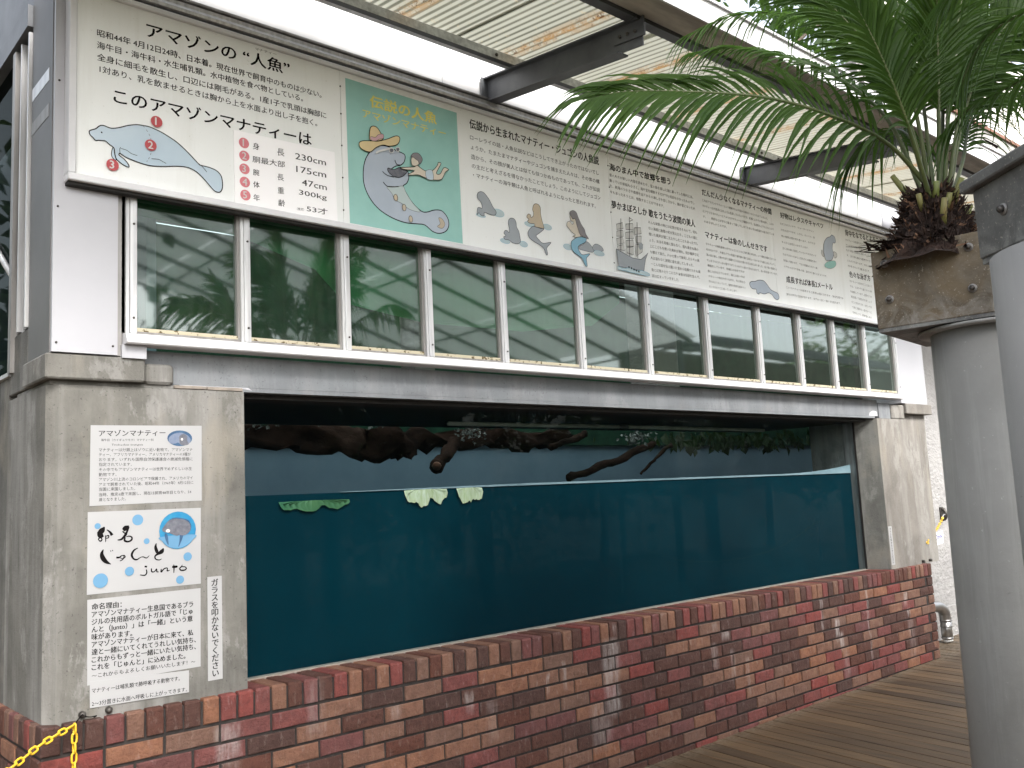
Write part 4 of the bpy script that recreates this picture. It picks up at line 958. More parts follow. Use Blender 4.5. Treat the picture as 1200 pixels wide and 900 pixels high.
D = {'man_body': [(0.1297,2.9115),(0.1364,2.918),(0.1521,2.9267),(0.1656,2.9409),(0.1793,2.9462),(0.1977,2.9426),(0.2138,2.943),(0.2394,2.9527),(0.2677,2.9671),(0.301,2.9787),(0.3251,2.9809),(0.3495,2.9816),(0.3839,2.9743),(0.4187,2.9616),(0.459,2.9421),(0.4998,2.9117),(0.5411,2.8756),(0.5515,2.8698),(0.5832,2.8684),(0.6151,2.8617),(0.6338,2.8467),(0.6406,2.8265),(0.6413,2.7943),(0.633,2.7756),(0.6196,2.7714),(0.6036,2.7775),(0.5773,2.8033),(0.5512,2.8272),(0.5253,2.8431),(0.4943,2.8499),(0.4586,2.8461),(0.4184,2.8371),(0.3787,2.8293),(0.3494,2.8257),(0.3204,2.8278),(0.2917,2.8329),(0.2633,2.8394),(0.2421,2.8499),(0.2398,2.8519),(0.2361,2.8435),(0.2539,2.8323),(0.268,2.8177),(0.2728,2.8036),(0.254,2.8072),(0.2353,2.8183),(0.225,2.8286),(0.2203,2.8476),(0.2174,2.867),(0.2026,2.8762),(0.1865,2.8875),(0.175,2.8863),(0.1614,2.8842),(0.1524,2.8811),(0.1433,2.8899),(0.132,2.8997)],'man_flip': [(0.2142,2.8688),(0.2096,2.8502),(0.2097,2.8353),(0.2167,2.8243),(0.226,2.8213),(0.2212,2.8428),(0.2188,2.8648)],'man_l1': [(0.2421,2.875),(0.2388,2.8667),(0.2398,2.8519)],'man_l2': [(0.2435,2.8703),(0.2632,2.8681),(0.2821,2.8586),(0.3036,2.8557)],'man_l3': [(0.3567,2.8545),(0.3837,2.8577),(0.3985,2.8531),(0.4134,2.8475)],'man_l4': [(0.5411,2.8756),(0.5594,2.8635),(0.5766,2.8457)],'man_d': [(0.3251,2.9794),(0.3421,2.9592),(0.3533,2.9361),(0.3567,2.9033),(0.3543,2.877),(0.3445,2.8493),(0.3349,2.8344)],'man_eye': [(0.1694,2.9184),(0.174,2.918),(0.1749,2.9132),(0.1703,2.9136)],'circ': [(0.3755,3.0077),(0.3528,2.9071),(0.2117,2.7983)],'pp': [(1.3522,3.1035),(1.3789,3.1322),(1.4158,3.1479),(1.4579,3.15),(1.5001,3.1408),(1.5376,3.1351),(1.5491,3.1235),(1.5413,3.0938),(1.5189,3.0732),(1.4917,3.0628),(1.4663,3.0409),(1.5072,3.0494),(1.556,3.0548),(1.5655,3.024),(1.5534,2.9936),(1.5308,2.9725),(1.5459,2.9457),(1.5821,2.9013),(1.6302,2.8698),(1.6636,2.87),(1.7096,2.8884),(1.7555,2.8917),(1.7887,2.8621),(1.7937,2.8247),(1.7736,2.7929),(1.7326,2.776),(1.6931,2.78),(1.6494,2.8039),(1.6051,2.8022),(1.5396,2.7969),(1.4655,2.8073),(1.3938,2.8356),(1.3443,2.8806),(1.3159,2.938),(1.313,3.0002),(1.3251,3.0568)],'pb': [(1.4398,2.953),(1.493,2.9633),(1.5308,2.9725),(1.5459,2.9457),(1.5821,2.9013),(1.6244,2.865),(1.5642,2.8656),(1.5219,2.8858),(1.485,2.8975),(1.465,2.9258)],'pt': [(1.7329,2.8526),(1.7535,2.8514),(1.7695,2.8274),(1.7511,2.8035),(1.7228,2.8084),(1.7407,2.8255)],'pm': [(1.4485,3.0446),(1.4802,3.0438),(1.5184,3.0628),(1.556,3.0548),(1.5386,3.0279),(1.5055,3.0101),(1.4684,3.0137),(1.4479,3.0279)],'parm': [(1.4162,3.0214),(1.4419,3.0083),(1.4788,3.0066)],'pchin': [(1.4175,2.9714),(1.445,2.954),(1.5037,2.9654)],'phatb': [(1.2923,3.1308),(1.3129,3.1446),(1.3539,3.154),(1.3955,3.1617),(1.4487,3.185),(1.4922,3.209),(1.5138,3.2112),(1.5175,3.1961),(1.5013,3.1691),(1.458,3.1519),(1.4211,3.1491),(1.3839,3.1288),(1.3521,3.1007),(1.3215,3.0994),(1.2966,3.1092)],'phatc': [(1.352,3.1581),(1.3501,3.1896),(1.3562,3.2185),(1.3721,3.2297),(1.3927,3.2273),(1.4127,3.2043),(1.4254,3.1814),(1.3955,3.1635)],'pbow': [(1.3547,3.1742),(1.3805,3.1766),(1.3966,3.1932),(1.4231,3.2021),(1.4255,3.1842),(1.4011,3.1721),(1.3851,3.1611),(1.3592,3.157)],'pgl1': [(1.3848,3.097),(1.3915,3.1094),(1.4521,3.1376),(1.4705,3.1454)],'pglens': [(1.4575,3.1388),(1.4736,3.1442),(1.4807,3.1347),(1.4695,3.1211),(1.4569,3.1238)],'pglens2': [(1.4919,3.1483),(1.5093,3.1559),(1.5132,3.1437),(1.4998,3.1333)],'pmouth': [(1.4875,3.0916),(1.4974,3.0733),(1.5211,3.0746)],'kbody': [(1.5129,3.058),(1.5511,3.0678),(1.5898,3.0777),(1.6124,3.09),(1.6287,3.0821),(1.6618,3.0718),(1.7018,3.083),(1.732,3.1151),(1.7385,3.1309),(1.7557,3.1298),(1.7431,3.1078),(1.7242,3.0732),(1.7473,3.075),(1.7722,3.1119),(1.8012,3.1083),(1.789,3.098),(1.7767,3.0858),(1.7516,3.047),(1.6939,3.0355),(1.6546,3.0372),(1.6159,3.0436),(1.5769,3.0338),(1.555,3.0331),(1.5945,3.0599),(1.5397,3.0542)],'khead': [(1.5771,3.1155),(1.592,3.1281),(1.6141,3.1282),(1.6278,3.1122),(1.6181,3.095),(1.5955,3.0827),(1.5792,3.0877)],'khair': [(1.5753,3.1245),(1.5871,3.1431),(1.6151,3.1511),(1.6368,3.1378),(1.6415,3.1199),(1.6238,3.0971),(1.6167,3.1117),(1.6026,3.1181),(1.5885,3.1246)],'kpants': [(1.6618,3.0718),(1.6984,3.0822),(1.7031,3.0374),(1.6657,3.0347)],'s1': [(1.9821,3.0131),(1.9911,3.0291),(2.0079,3.0375),(2.0282,3.0348),(2.0478,3.0188),(2.0633,3.002),(2.0822,2.9726),(2.104,2.9468),(2.092,2.9282),(2.0546,2.9271),(2.0261,2.9313),(2.021,2.9128),(2.0006,2.9126),(1.9891,2.9235),(1.9763,2.9116),(1.9806,2.9447),(1.9948,2.9518),(2.0109,2.9501),(2.0083,2.9756),(1.9993,2.987),(1.9853,2.9974)],'s2': [(2.183,2.9007),(2.1886,2.9215),(2.2065,2.9326),(2.2279,2.9302),(2.2381,2.9131),(2.24,2.89),(2.2542,2.8689),(2.2607,2.8364),(2.2618,2.8132),(2.2409,2.8001),(2.2064,2.8002),(2.1815,2.811),(2.156,2.8104),(2.1466,2.8221),(2.1615,2.831),(2.1495,2.8423),(2.1572,2.8567),(2.1719,2.8604),(2.1841,2.8511),(2.189,2.8618),(2.1878,2.8815)],'s3': [(2.3609,3.0052),(2.3699,3.0308),(2.3861,3.0419),(2.4086,3.0391),(2.4192,3.0223),(2.4188,2.9913),(2.4255,2.958),(2.4329,2.9352),(2.436,2.915),(2.4085,2.9126),(2.3724,2.9136),(2.3689,2.928),(2.3375,2.9262),(2.3202,2.9335),(2.33,2.9474),(2.3171,2.9534),(2.3199,2.9674),(2.332,2.9763),(2.3451,2.9717),(2.3469,2.9584),(2.363,2.9714),(2.367,2.9892)],'s3t': [(2.3589,2.9128),(2.4083,2.9106),(2.4376,2.9119),(2.4066,2.8863),(2.3779,2.8648),(2.3947,2.8469),(2.4253,2.8311),(2.4814,2.8444),(2.476,2.8339),(2.451,2.8076),(2.4552,2.7773),(2.4436,2.7702),(2.4295,2.801),(2.4016,2.8173),(2.3575,2.8311),(2.3274,2.8468),(2.3183,2.869),(2.3305,2.8912)],'s4hair': [(2.6404,3.026),(2.6437,3.0429),(2.6689,3.0537),(2.6927,3.0457),(2.7052,3.0193),(2.7269,2.9836),(2.7496,2.9586),(2.7576,2.9348),(2.7783,2.9079),(2.7507,2.9122),(2.7168,2.9212),(2.7036,2.9405),(2.6873,2.9806),(2.6798,3.0078),(2.66,3.0045),(2.6513,3.0172)],'s4b': [(2.647,3.0236),(2.66,3.0045),(2.6798,3.0078),(2.6903,2.9811),(2.7086,2.9413),(2.7159,2.9104),(2.6907,2.9029),(2.6518,2.904),(2.677,2.915),(2.6536,2.9255),(2.6262,2.9458),(2.6127,2.9577),(2.6193,2.98),(2.639,2.9854),(2.6554,2.9718),(2.6684,2.9881),(2.6493,2.992),(2.6409,3.0083)],'s4t': [(2.6857,2.9022),(2.7209,2.9112),(2.7603,2.908),(2.7482,2.8832),(2.707,2.8628),(2.6909,2.8463),(2.699,2.8262),(2.7222,2.8097),(2.781,2.8237),(2.7667,2.8074),(2.7523,2.7912),(2.7547,2.7488),(2.7372,2.7536),(2.7183,2.7865),(2.6824,2.8026),(2.6498,2.8191),(2.6371,2.8419),(2.6394,2.8703),(2.6602,2.8876)],'s4r': [(2.7488,2.8905),(2.7785,2.8878),(2.8021,2.8698),(2.8206,2.8509),(2.8042,2.8356),(2.7443,2.8363),(2.7002,2.8405),(2.7117,2.86),(2.7373,2.8709)],'s4r2': [(2.8089,2.8672),(2.834,2.8875),(2.8645,2.8863),(2.8892,2.8754),(2.8957,2.856),(2.846,2.851),(2.8155,2.8502)],'w0': [(2.1585,2.9437),(2.1525,2.9337),(2.1372,2.9268),(2.1168,2.9246),(2.097,2.9278),(2.0828,2.9355),(2.0781,2.9455),(2.084,2.9554),(2.0991,2.9624),(2.1193,2.9646),(2.1393,2.9615),(2.1537,2.9538)],'w1': [(2.0314,2.9104),(2.0271,2.9065),(2.0155,2.904),(2.0001,2.9034),(1.9848,2.9049),(1.9737,2.9081),(1.9699,2.9121),(1.9742,2.9159),(1.9856,2.9185),(2.001,2.9191),(2.0164,2.9176),(2.0275,2.9144)],'w2': [(2.3129,2.8041),(2.3087,2.7968),(2.298,2.7918),(2.2838,2.7904),(2.27,2.793),(2.2602,2.7989),(2.257,2.8065),(2.2612,2.8137),(2.2718,2.8188),(2.2859,2.8202),(2.2998,2.8176),(2.3097,2.8118)],'w3': [(2.1876,2.8003),(2.1829,2.7945),(2.1708,2.7906),(2.1546,2.7898),(2.1387,2.7921),(2.1274,2.797),(2.1235,2.8031),(2.1281,2.8089),(2.1401,2.8128),(2.1562,2.8137),(2.1721,2.8114),(2.1837,2.8065)],'w4': [(2.4968,2.9257),(2.4919,2.9181),(2.4796,2.9128),(2.4633,2.9112),(2.4474,2.9137),(2.4361,2.9196),(2.4324,2.9273),(2.4372,2.9349),(2.4494,2.9402),(2.4656,2.9419),(2.4816,2.9395),(2.4931,2.9336)],'w5': [(2.3665,2.9198),(2.3615,2.9137),(2.3488,2.9095),(2.3317,2.9083),(2.315,2.9104),(2.3031,2.9153),(2.299,2.9216),(2.3039,2.9276),(2.3165,2.9318),(2.3335,2.933),(2.3503,2.931),(2.3624,2.9261)],'w6': [(2.6474,2.837),(2.6421,2.8294),(2.6289,2.8241),(2.6115,2.8227),(2.5946,2.8254),(2.5825,2.8316),(2.5785,2.8395),(2.5837,2.8471),(2.5967,2.8524),(2.614,2.8539),(2.6311,2.8512),(2.6433,2.845)],'w7': [(2.9032,2.8371),(2.8968,2.83),(2.8805,2.8252),(2.8589,2.824),(2.8378,2.8267),(2.8227,2.8326),(2.8177,2.8401),(2.824,2.8472),(2.84,2.852),(2.8615,2.8533),(2.8828,2.8506),(2.8981,2.8447)],'hull': [(3.0,2.8827),(3.0738,2.8644),(3.1385,2.8481),(3.2127,2.8492),(3.2418,2.8671),(3.2838,2.9008),(3.2543,2.8549),(3.2332,2.783),(3.1316,2.7789),(3.0137,2.7814)],'sails': [[(3.0246,3.0354),(3.0788,3.0535),(3.0819,3.0175),(3.0243,3.0036)],[(3.0234,2.9944),(3.077,3.0076),(3.0788,2.9714),(3.0177,2.9619)],[(3.0164,2.9482),(3.0703,2.9655),(3.0802,2.9307),(3.0196,2.9125)],[(3.0187,2.9034),(3.0726,2.9205),(3.0784,2.885),(3.0234,2.8843)],[(3.1048,3.0487),(3.1662,3.0616),(3.1691,3.0223),(3.1016,3.0161)],[(3.0971,2.9971),(3.1613,3.0119),(3.1667,2.9713),(3.0936,2.96)],[(3.0949,2.9466),(3.1603,2.9611),(3.1619,2.9228),(3.0943,2.9128)],[(3.0934,2.9036),(3.1562,2.9192),(3.154,2.8704),(3.0958,2.8739)],[(3.1773,3.0375),(3.2326,3.0465),(3.2358,3.0098),(3.1773,2.996)],[(3.1859,2.9881),(3.2343,2.9956),(3.2273,2.9528),(3.1859,2.9466)],[(3.1808,2.9366),(3.243,2.9459),(3.2313,2.8979),(3.1734,2.8621)]],'masts': [[(3.0596,3.0731),(3.0403,2.8705)],[(3.1359,3.0952),(3.1151,2.8539)],[(3.2013,3.0739),(3.1861,2.8547)],[(3.1355,3.0906),(3.1642,3.0816),(3.1361,3.0695)]],'wave': [(3.0072,2.7806),(3.0519,2.773),(3.1056,2.7846),(3.1581,2.776),(3.2194,2.7812),(3.28,2.7705),(3.2718,2.7575),(3.1966,2.7572),(3.1164,2.7588),(3.0509,2.7621),(3.0055,2.7625)],'flag': [(3.2042,2.9401),(3.23,2.9532),(3.2378,2.922),(3.2092,2.9086)],'m2': [(4.3296,2.8415),(4.3557,2.857),(4.3917,2.8614),(4.4425,2.8762),(4.5003,2.8784),(4.5386,2.857),(4.576,2.8275),(4.6167,2.8176),(4.6628,2.8082),(4.6739,2.7801),(4.6508,2.763),(4.6178,2.7691),(4.5875,2.792),(4.5468,2.8),(4.4951,2.7865),(4.4462,2.7886),(4.4289,2.7819),(4.4315,2.7775),(4.4049,2.784),(4.4001,2.8072),(4.3599,2.8073),(4.3376,2.8189)],'m3': [(5.3388,3.2384),(5.3558,3.282),(5.4004,3.3196),(5.4516,3.3379),(5.4738,3.3538),(5.5115,3.3472),(5.5258,3.3181),(5.5123,3.2973),(5.4819,3.2907),(5.4644,3.2466),(5.4767,3.207),(5.4611,3.1738),(5.4277,3.1486),(5.3597,3.1413),(5.3445,3.1627),(5.3333,3.207)],'m3a': [(5.3158,3.2147),(5.2979,3.1866),(5.3168,3.1659),(5.3405,3.1723)],'m3b': [(5.4795,3.2229),(5.5216,3.2186),(5.5228,3.1928),(5.4869,3.1774)],'m3g': [(5.346,3.117),(5.4071,3.1407),(5.4861,3.1515),(5.4973,3.1271),(5.4677,3.1026),(5.4165,3.0855),(5.359,3.0831),(5.3269,3.0941)],'pc': (0.4815,1.4325),'ph': [(0.4215,1.4381),(0.4317,1.4538),(0.4462,1.4693),(0.467,1.4764),(0.4964,1.4729),(0.5196,1.4634),(0.5302,1.4441),(0.5258,1.4236),(0.5087,1.4123),(0.4877,1.4136),(0.4751,1.4124),(0.4461,1.4244),(0.4296,1.4287)],'ph2': [[(0.4317,1.4212),(0.442,1.4185),(0.446,1.3796),(0.4357,1.3966)],[(0.4898,1.4135),(0.5024,1.4148),(0.4939,1.3886),(0.4833,1.3688),(0.4876,1.3931)]],'ov': (0.4919,1.7832),'ovm': [(0.453,1.7642),(0.4491,1.7842),(0.4692,1.8004),(0.4977,1.8047),(0.5243,1.7928),(0.5345,1.7745),(0.5241,1.7603),(0.5015,1.7554),(0.4853,1.7663),(0.4731,1.7622)],'ovd': [(0.4894,1.7744),(0.4895,1.7905),(0.5058,1.8007),(0.5202,1.7907),(0.5201,1.7745),(0.5262,1.7603),(0.5056,1.7554),(0.4934,1.7603)]}
POSTER_CORNERS = [(1.2317,3.4279),(1.874,3.4223),(1.877,2.7465),(1.2352,2.7456)]
SHEET_CORNERS = [(0.6914,3.0504),(1.1635,3.0578),(1.1706,2.7228),(0.6912,2.7312)]
SHEET_CIRCLES = [(0.7349,3.0031),(0.7357,2.9474),(0.7355,2.8917),(0.7363,2.8354),(0.7377,2.7799)]


# ---- the long information board
ib = thing('information_board', (3.2, -.03, 2.72), 'long printed information board about the Amazonian manatee, above the glass panes', 'sign')
BX0, BX1, BZ0, BZ1 = .068, 6.33, 2.735, 3.475
for a, b in ((BX0, 1.2035), (1.2055, 2.9835), (2.9855, 4.66), (4.662, BX1)):
    mb = MB(); mb.box(a, b, -.0395, -.02, BZ0, BZ1 - .015, M['board']); mb.build('board_panel', ib)
def frame_bar(x0, x1, z0, z1, miter=True):
    mb = MB(); mb.box(x0, x1, -.056, .002, z0, z1, M['white_metal'], ch=.003); mb.build('frame_bar', ib)
frame_bar(.055, 6.345, 2.712, 2.738)
frame_bar(.055, .0815, 2.7385, 3.4535)
frame_bar(.055, 6.345, 3.454, 3.474)
frame_bar(6.32, 6.345, 2.7385, 3.4535)
mb = MB(); mb.box(.06, 6.34, -.036, .0, 2.700, 2.7115, M['black']); mb.build('drip_edge', ib)
mb = MB(); mb.box(.055, 6.345, -.04, .002, 3.4745, 3.4885, M['steel']); mb.build('top_groove', ib)
for zz in (2.80, 2.95, 3.1, 3.25, 3.38):
    for xx in (1.2045, 2.9845):
        mb = MB(); mb.tube([(xx, -.0418, zz), (xx, -.0395, zz)], .004, 6, M['bolt']); mb.build('panel_screw', ib)
BOARD_TEXT = [t[:6] + (2,) if t[5] > .035 and t[6] else t for t in BOARD_TEXT]
text_mesh([t for t in BOARD_TEXT if t[6] >= 1], -.0405, M['ink'], 'lettering', ib)
text_mesh([t for t in BOARD_TEXT if t[6] == 0 and t[5] > .02], -.0405, M['ink_soft'], 'lettering', ib)
text_mesh([t for t in BOARD_TEXT if t[6] == 0 and t[5] <= .02], -.0405, M['ink_grey'], 'lettering', ib)
YD = -.0402
d = Draw(YD)
d.fill(D['man_flip'], M['manatee'], M['ink_soft'], .003)
d.fill(D['man_body'], M['manatee'], M['ink_soft'], .0042, n=3)
for k in ('man_l1', 'man_l2', 'man_l3', 'man_l4'): d.stroke(D[k], .0022, M['ink_soft'])
q = cr_spline([(p[0], 0, p[1]) for p in D['man_d']], 6)
for i in range(0, len(q) - 3, 4): d.stroke([(q[i].x, q[i].z), (q[i + 2].x, q[i + 2].z)], .0018, M['ink_grey'], smooth=False)
d.fill(D['man_eye'], M['ink'])
for cc in D['circ']: d.disc(cc, .0225, M['ink_red'])
d.build('manatee_drawing', ib)
text_mesh([(str(k + 1), cc[0] - (.006 if k == 0 else .0105), cc[1] - .015, cc[0] + (.004 if k == 0 else .0105), cc[1] - .015, .030, 2) for k, cc in enumerate(D['circ'])], -.0475, M['ink_white'], 'lettering', ib)
# green poster print
d = Draw(YD)
d.fill(POSTER_CORNERS, M['poster'], smooth=False)
d.fill(D['pp'], M['manatee_d'], M['ink'], .0045, n=4)
d.fill(D['pb'], M['belly_print'], M['ink_grey'], .002)
d.fill(D['pt'], M['tan_print'], M['ink_grey'], .002)
d.fill(D['pm'], M['photo_grey'], M['ink'], .003)
for k in ('parm', 'pchin', 'pmouth'): d.stroke(D[k], .0035, M['ink'])
for cx_, cz_ in (((D['pb'][0][0] + .045), (D['pb'][0][1] - .045)), ((D['pb'][0][0] + .09), (D['pb'][0][1] - .085)), ((D['pb'][0][0] + .125), (D['pb'][0][1] - .135))): d.disc((cx_, cz_), .011, M['tan_print'], .016, M['ink_grey'])
d.fill(D['phatc'], M['hat_print'], M['ink'], .0035)
d.fill(D['phatb'], M['hat_print'], M['ink'], .0035)
d.fill(D['pbow'], M['pink_print'], M['ink_grey'], .002)
d.stroke(D['pgl1'], .009, M['ink_white']); d.fill(D['pglens'], M['photo_grey'], M['ink_white'], .004); d.fill(D['pglens2'], M['photo_grey'], M['ink_white'], .004)
d.fill(D['kbody'], M['skin_print'], M['ink'], .003, n=4); d.fill(D['kpants'], M['manatee'], M['ink_grey'], .002)
d.fill(D['khead'], M['skin_print'], M['ink'], .0025); d.fill(D['khair'], M['hair_print'], M['ink'], .002)
d.build('poster_print', ib)
text_mesh(POSTER_TEXT, -.0412, M['ink_yellow'], 'lettering', ib)
# sea cow turning into a mermaid, four small drawings
for grp in ((('s1', 'manatee_g'), 0, 1), (('s2', 'manatee_g'), 2, 3)):
    d = Draw(YD)
    for w_ in grp[1:]: d.fill(D['w%d' % w_], M['water_print'], M['blue_print'], .002); 
    d.fill(D[grp[0][0]], M[grp[0][1]], M['ink_soft'], .0025)
    d.build('sea_animal_drawing', ib)
d = Draw(YD)
d.fill(D['w4'], M['water_print'], M['blue_print'], .002); d.fill(D['w5'], M['water_print'], M['blue_print'], .002)
d.fill(D['s3t'], M['manatee_g'], M['ink_soft'], .0025); d.fill(D['s3'], M['tan_print'], M['ink_soft'], .0025)
d.build('sea_animal_drawing', ib)
d = Draw(YD)
d.fill(D['w6'], M['water_print'], M['blue_print'], .002); d.fill(D['s4r'], M['manatee_g'], M['ink_soft'], .002); d.fill(D['s4r2'], M['manatee_g'], M['ink_soft'], .002)
d.fill(D['w7'], M['water_print'], M['blue_print'], .0015)
d.fill(D['s4b'], M['skin_print'], M['ink_soft'], .002); d.fill(D['s4t'], M['blue_print'], M['ink_soft'], .0025); d.fill(D['s4hair'], M['hair_print'], M['ink_soft'], .002)
d.build('mermaid_drawing', ib)
d = Draw(YD)
for s_ in D['sails']: d.fill(s_, M['ink_white'], M['ink_soft'], .0028, smooth=False)
for s_ in D['masts']: d.stroke(s_, .004, M['ink_soft'], smooth=False)
d.fill(D['hull'], M['hair_print'] if False else M['manatee_g'], M['ink_soft'], .003, smooth=False)
d.fill(D['flag'], M['manatee_g'], None); d.fill(D['wave'], M['water_print'], M['blue_print'], .003)
hx, hz = D['hull'][0]
for k in range(5): d.disc((hx + .10 + .021 * k, hz - .095 - .004 * k), .006, M['ink_soft'])
d.build('ship_drawing', ib)
d = Draw(YD); d.fill(D['m2'], M['manatee_d'], M['ink_soft'], .0035); d.build('manatee_drawing', ib)
d = Draw(YD); d.fill(D['m3a'], M['ink_white'], M['ink_grey'], .003); d.fill(D['m3b'], M['ink_white'], M['ink_grey'], .003); d.fill(D['m3'], M['manatee_d'], M['ink_grey'], .004); d.fill(D['m3g'], M['poster'], M['ink_grey'], .002); d.build('manatee_drawing', ib)

# data sheet taped over the board
def sheet(name, corners, y, label, t=.0012, cat='notice', mat=None):
    m = MB()
    c = [(p[0], p[1]) for p in corners]
    n = 8
    def P(a, b):
        top = (c[0][0] + (c[1][0] - c[0][0]) * a, c[0][1] + (c[1][1] - c[0][1]) * a)
        bot = (c[3][0] + (c[2][0] - c[3][0]) * a, c[3][1] + (c[2][1] - c[3][1]) * a)
        return (top[0] + (bot[0] - top[0]) * b, top[1] + (bot[1] - top[1]) * b)
    vs = []
    for yy in (y, y + t):
        for j in range(n + 1):
            for i in range(n + 1):
                x, z = P(i / n, j / n); vs.append((x, yy, z))
    N = (n + 1) ** 2
    fs = []
    for j in range(n):
        for i in range(n):
            k = j * (n + 1) + i
            fs.append((k, k + n + 1, k + n + 2, k + 1)); fs.append((N + k, N + k + 1, N + k + n + 2, N + k + n + 1))
    edge = [i for i in range(n + 1)] + [(j + 1) * (n + 1) - 1 for j in range(1, n + 1)] + [n * (n + 1) + i for i in range(n - 1, -1, -1)] + [j * (n + 1) for j in range(n - 1, 0, -1)]
    for a, b in zip(edge, edge[1:] + edge[:1]): fs.append((a, b, N + b, N + a))
    m.add(vs, fs, mat or M['paper'])
    o = m.build(name)
    return tag(o, label, cat)
ds = sheet('data_sheet', SHEET_CORNERS, -.0445, 'white data sheet of red numbered measurements taped on the board under the big heading', .003, mat=M['sheet_white'])
d = Draw(-.0447)
for cc in SHEET_CIRCLES: d.disc(cc, .0225, M['ink_pink'])
d.build('number_disc', ds)
text_mesh([(str(k + 1), cc[0] - (.006 if k == 0 else .0105), cc[1] - .015, cc[0] + (.004 if k == 0 else .0105), cc[1] - .015, .030, 1) for k, cc in enumerate(SHEET_CIRCLES)], -.0468, M['ink_white'], 'lettering', ds)
text_mesh(SHEET_TEXT, -.0449, M['ink_soft'], 'lettering', ds)

# ---- notices on the left pier
YN = .0335
n1 = sheet('notice', [(.165, 1.829), (.579, 1.833), (.577, 1.541), (.163, 1.537)], YN, 'white typed notice with a small oval manatee photograph, topmost on the pier')
text_mesh(NOTICE1[:1], YN - .0004, M['ink'], 'lettering', n1)
text_mesh(NOTICE1[1:], YN - .0004, M['ink_soft'], 'lettering', n1)
d = Draw(YN - .0002)
d.disc(D['ov'], .0485, M['photo_dark'], .0305); d.disc(D['ov'], .0465, M['photo_blue'] if False else M['photo_dark'], .0285)
d.fill(D['ovm'], M['photo_pale']); d.fill(D['ovd'], M['photo_grey']); d.disc((D['ov'][0] + .008, D['ov'][1] - .004), .004, M['ink_white'], .005)
d.build('oval_photograph', n1)
n2 = sheet('notice', [(.1575, 1.516), (.573, 1.513), (.571, 1.224), (.1565, 1.2245)], YN, 'white naming notice with brush writing and blue dots, second from the top on the pier')
d = Draw(YN - .0002)
for x, z, r in DOTS: d.disc((x, z), r, M['dot_print'])
pc = D['pc']
d.disc(pc, .0705, M['photo_blue'])
d.fill([(pc[0] - .066, pc[1] - .022), (pc[0] + .066, pc[1] - .02), (pc[0] + .055, pc[1] - .042), (pc[0] + .03, pc[1] - .06), (pc[0], pc[1] - .068), (pc[0] - .035, pc[1] - .06), (pc[0] - .055, pc[1] - .04)], M['dot_print'])
for q in D['ph2']: d.fill(q, M['photo_dark'])
d.fill([(p[0] + .003, p[1] + .004) for p in D['ph']], M['photo_dark'])
d.fill(D['ph'], M['photo_grey'])
d.disc((pc[0] - .038, pc[1] + .0), .008, M['ink_white'], .006)
d.build('round_photograph', n2)
d = Draw(YN - .0003); 
for s_ in BRUSH: d.stroke([(a, b, c_ * 1.15) for a, b, c_ in s_], 0, M['ink']); d.k = max(0, d.k - 1) + 0.05
d.build('brush_writing', n2)
n3 = sheet('notice', [(.158, 1.207), (.570, 1.207), (.568, .915), (.160, .912)], YN, 'white notice of bold black print giving the reason for the name, third down the pier')
text_mesh(NOTICE3, YN - .0004, M['ink'], 'lettering', n3)
n4 = sheet('notice', [(.168, .924), (.522, .908), (.522, .828), (.169, .834)], YN - .002, 'small white two-line notice, lowest on the pier just above the bricks')
text_mesh(NOTICE4, YN - .0024, M['ink'], 'lettering', n4)
VT = 'ガラスを叩かないでください'
def vertical_notice(x0, x1, z0, z1, y, label, ch):
    o = sheet('notice', [(x0, z1), (x1, z1), (x1, z0), (x0, z0)], y, label)
    p = (z1 - z0 - .02) / len(VT)
    L = []
    for k, c in enumerate(VT):
        cx_ = (x0 + x1) / 2
        z = z1 - .01 - p * (k + 1) + p * .05
        L.append((c, cx_ - ch / 2, z, cx_ + ch / 2, z, ch * .95, 2))
    vs = []
    m_ = MB()
    for (c, a, z, b, z1_, h, wt_) in L:
        cu = bpy.data.curves.new('lettering', 'FONT'); cu.body = c; cu.size = ch * 1.1; cu.resolution_u = 2
        oo = bpy.data.objects.new('lettering', cu); me = bpy.data.meshes.new_from_object(oo)
        for bi, (ox, oz) in enumerate([(-.02, 0), (.02, 0), (0, .015)]):
            m_.add([(a - ch * .05 + v.co.x + ox * ch, y - .0004 - .0001 * bi, z + ch * .08 + v.co.y + oz * ch) for v in me.vertices], [tuple(q.vertices) for q in me.polygons], M['ink'])
        bpy.data.objects.remove(oo); bpy.data.curves.remove(cu); bpy.data.meshes.remove(me)
    m_.build('lettering', o)
    return o
vertical_notice(.597, .655, .856, 1.246, YN, 'tall narrow white notice with vertical black writing beside the tank glass, left pier', .028)
vertical_notice(6.052, 6.108, .832, 1.128, .032, 'tall narrow white notice with vertical black writing on the right pier', .019)

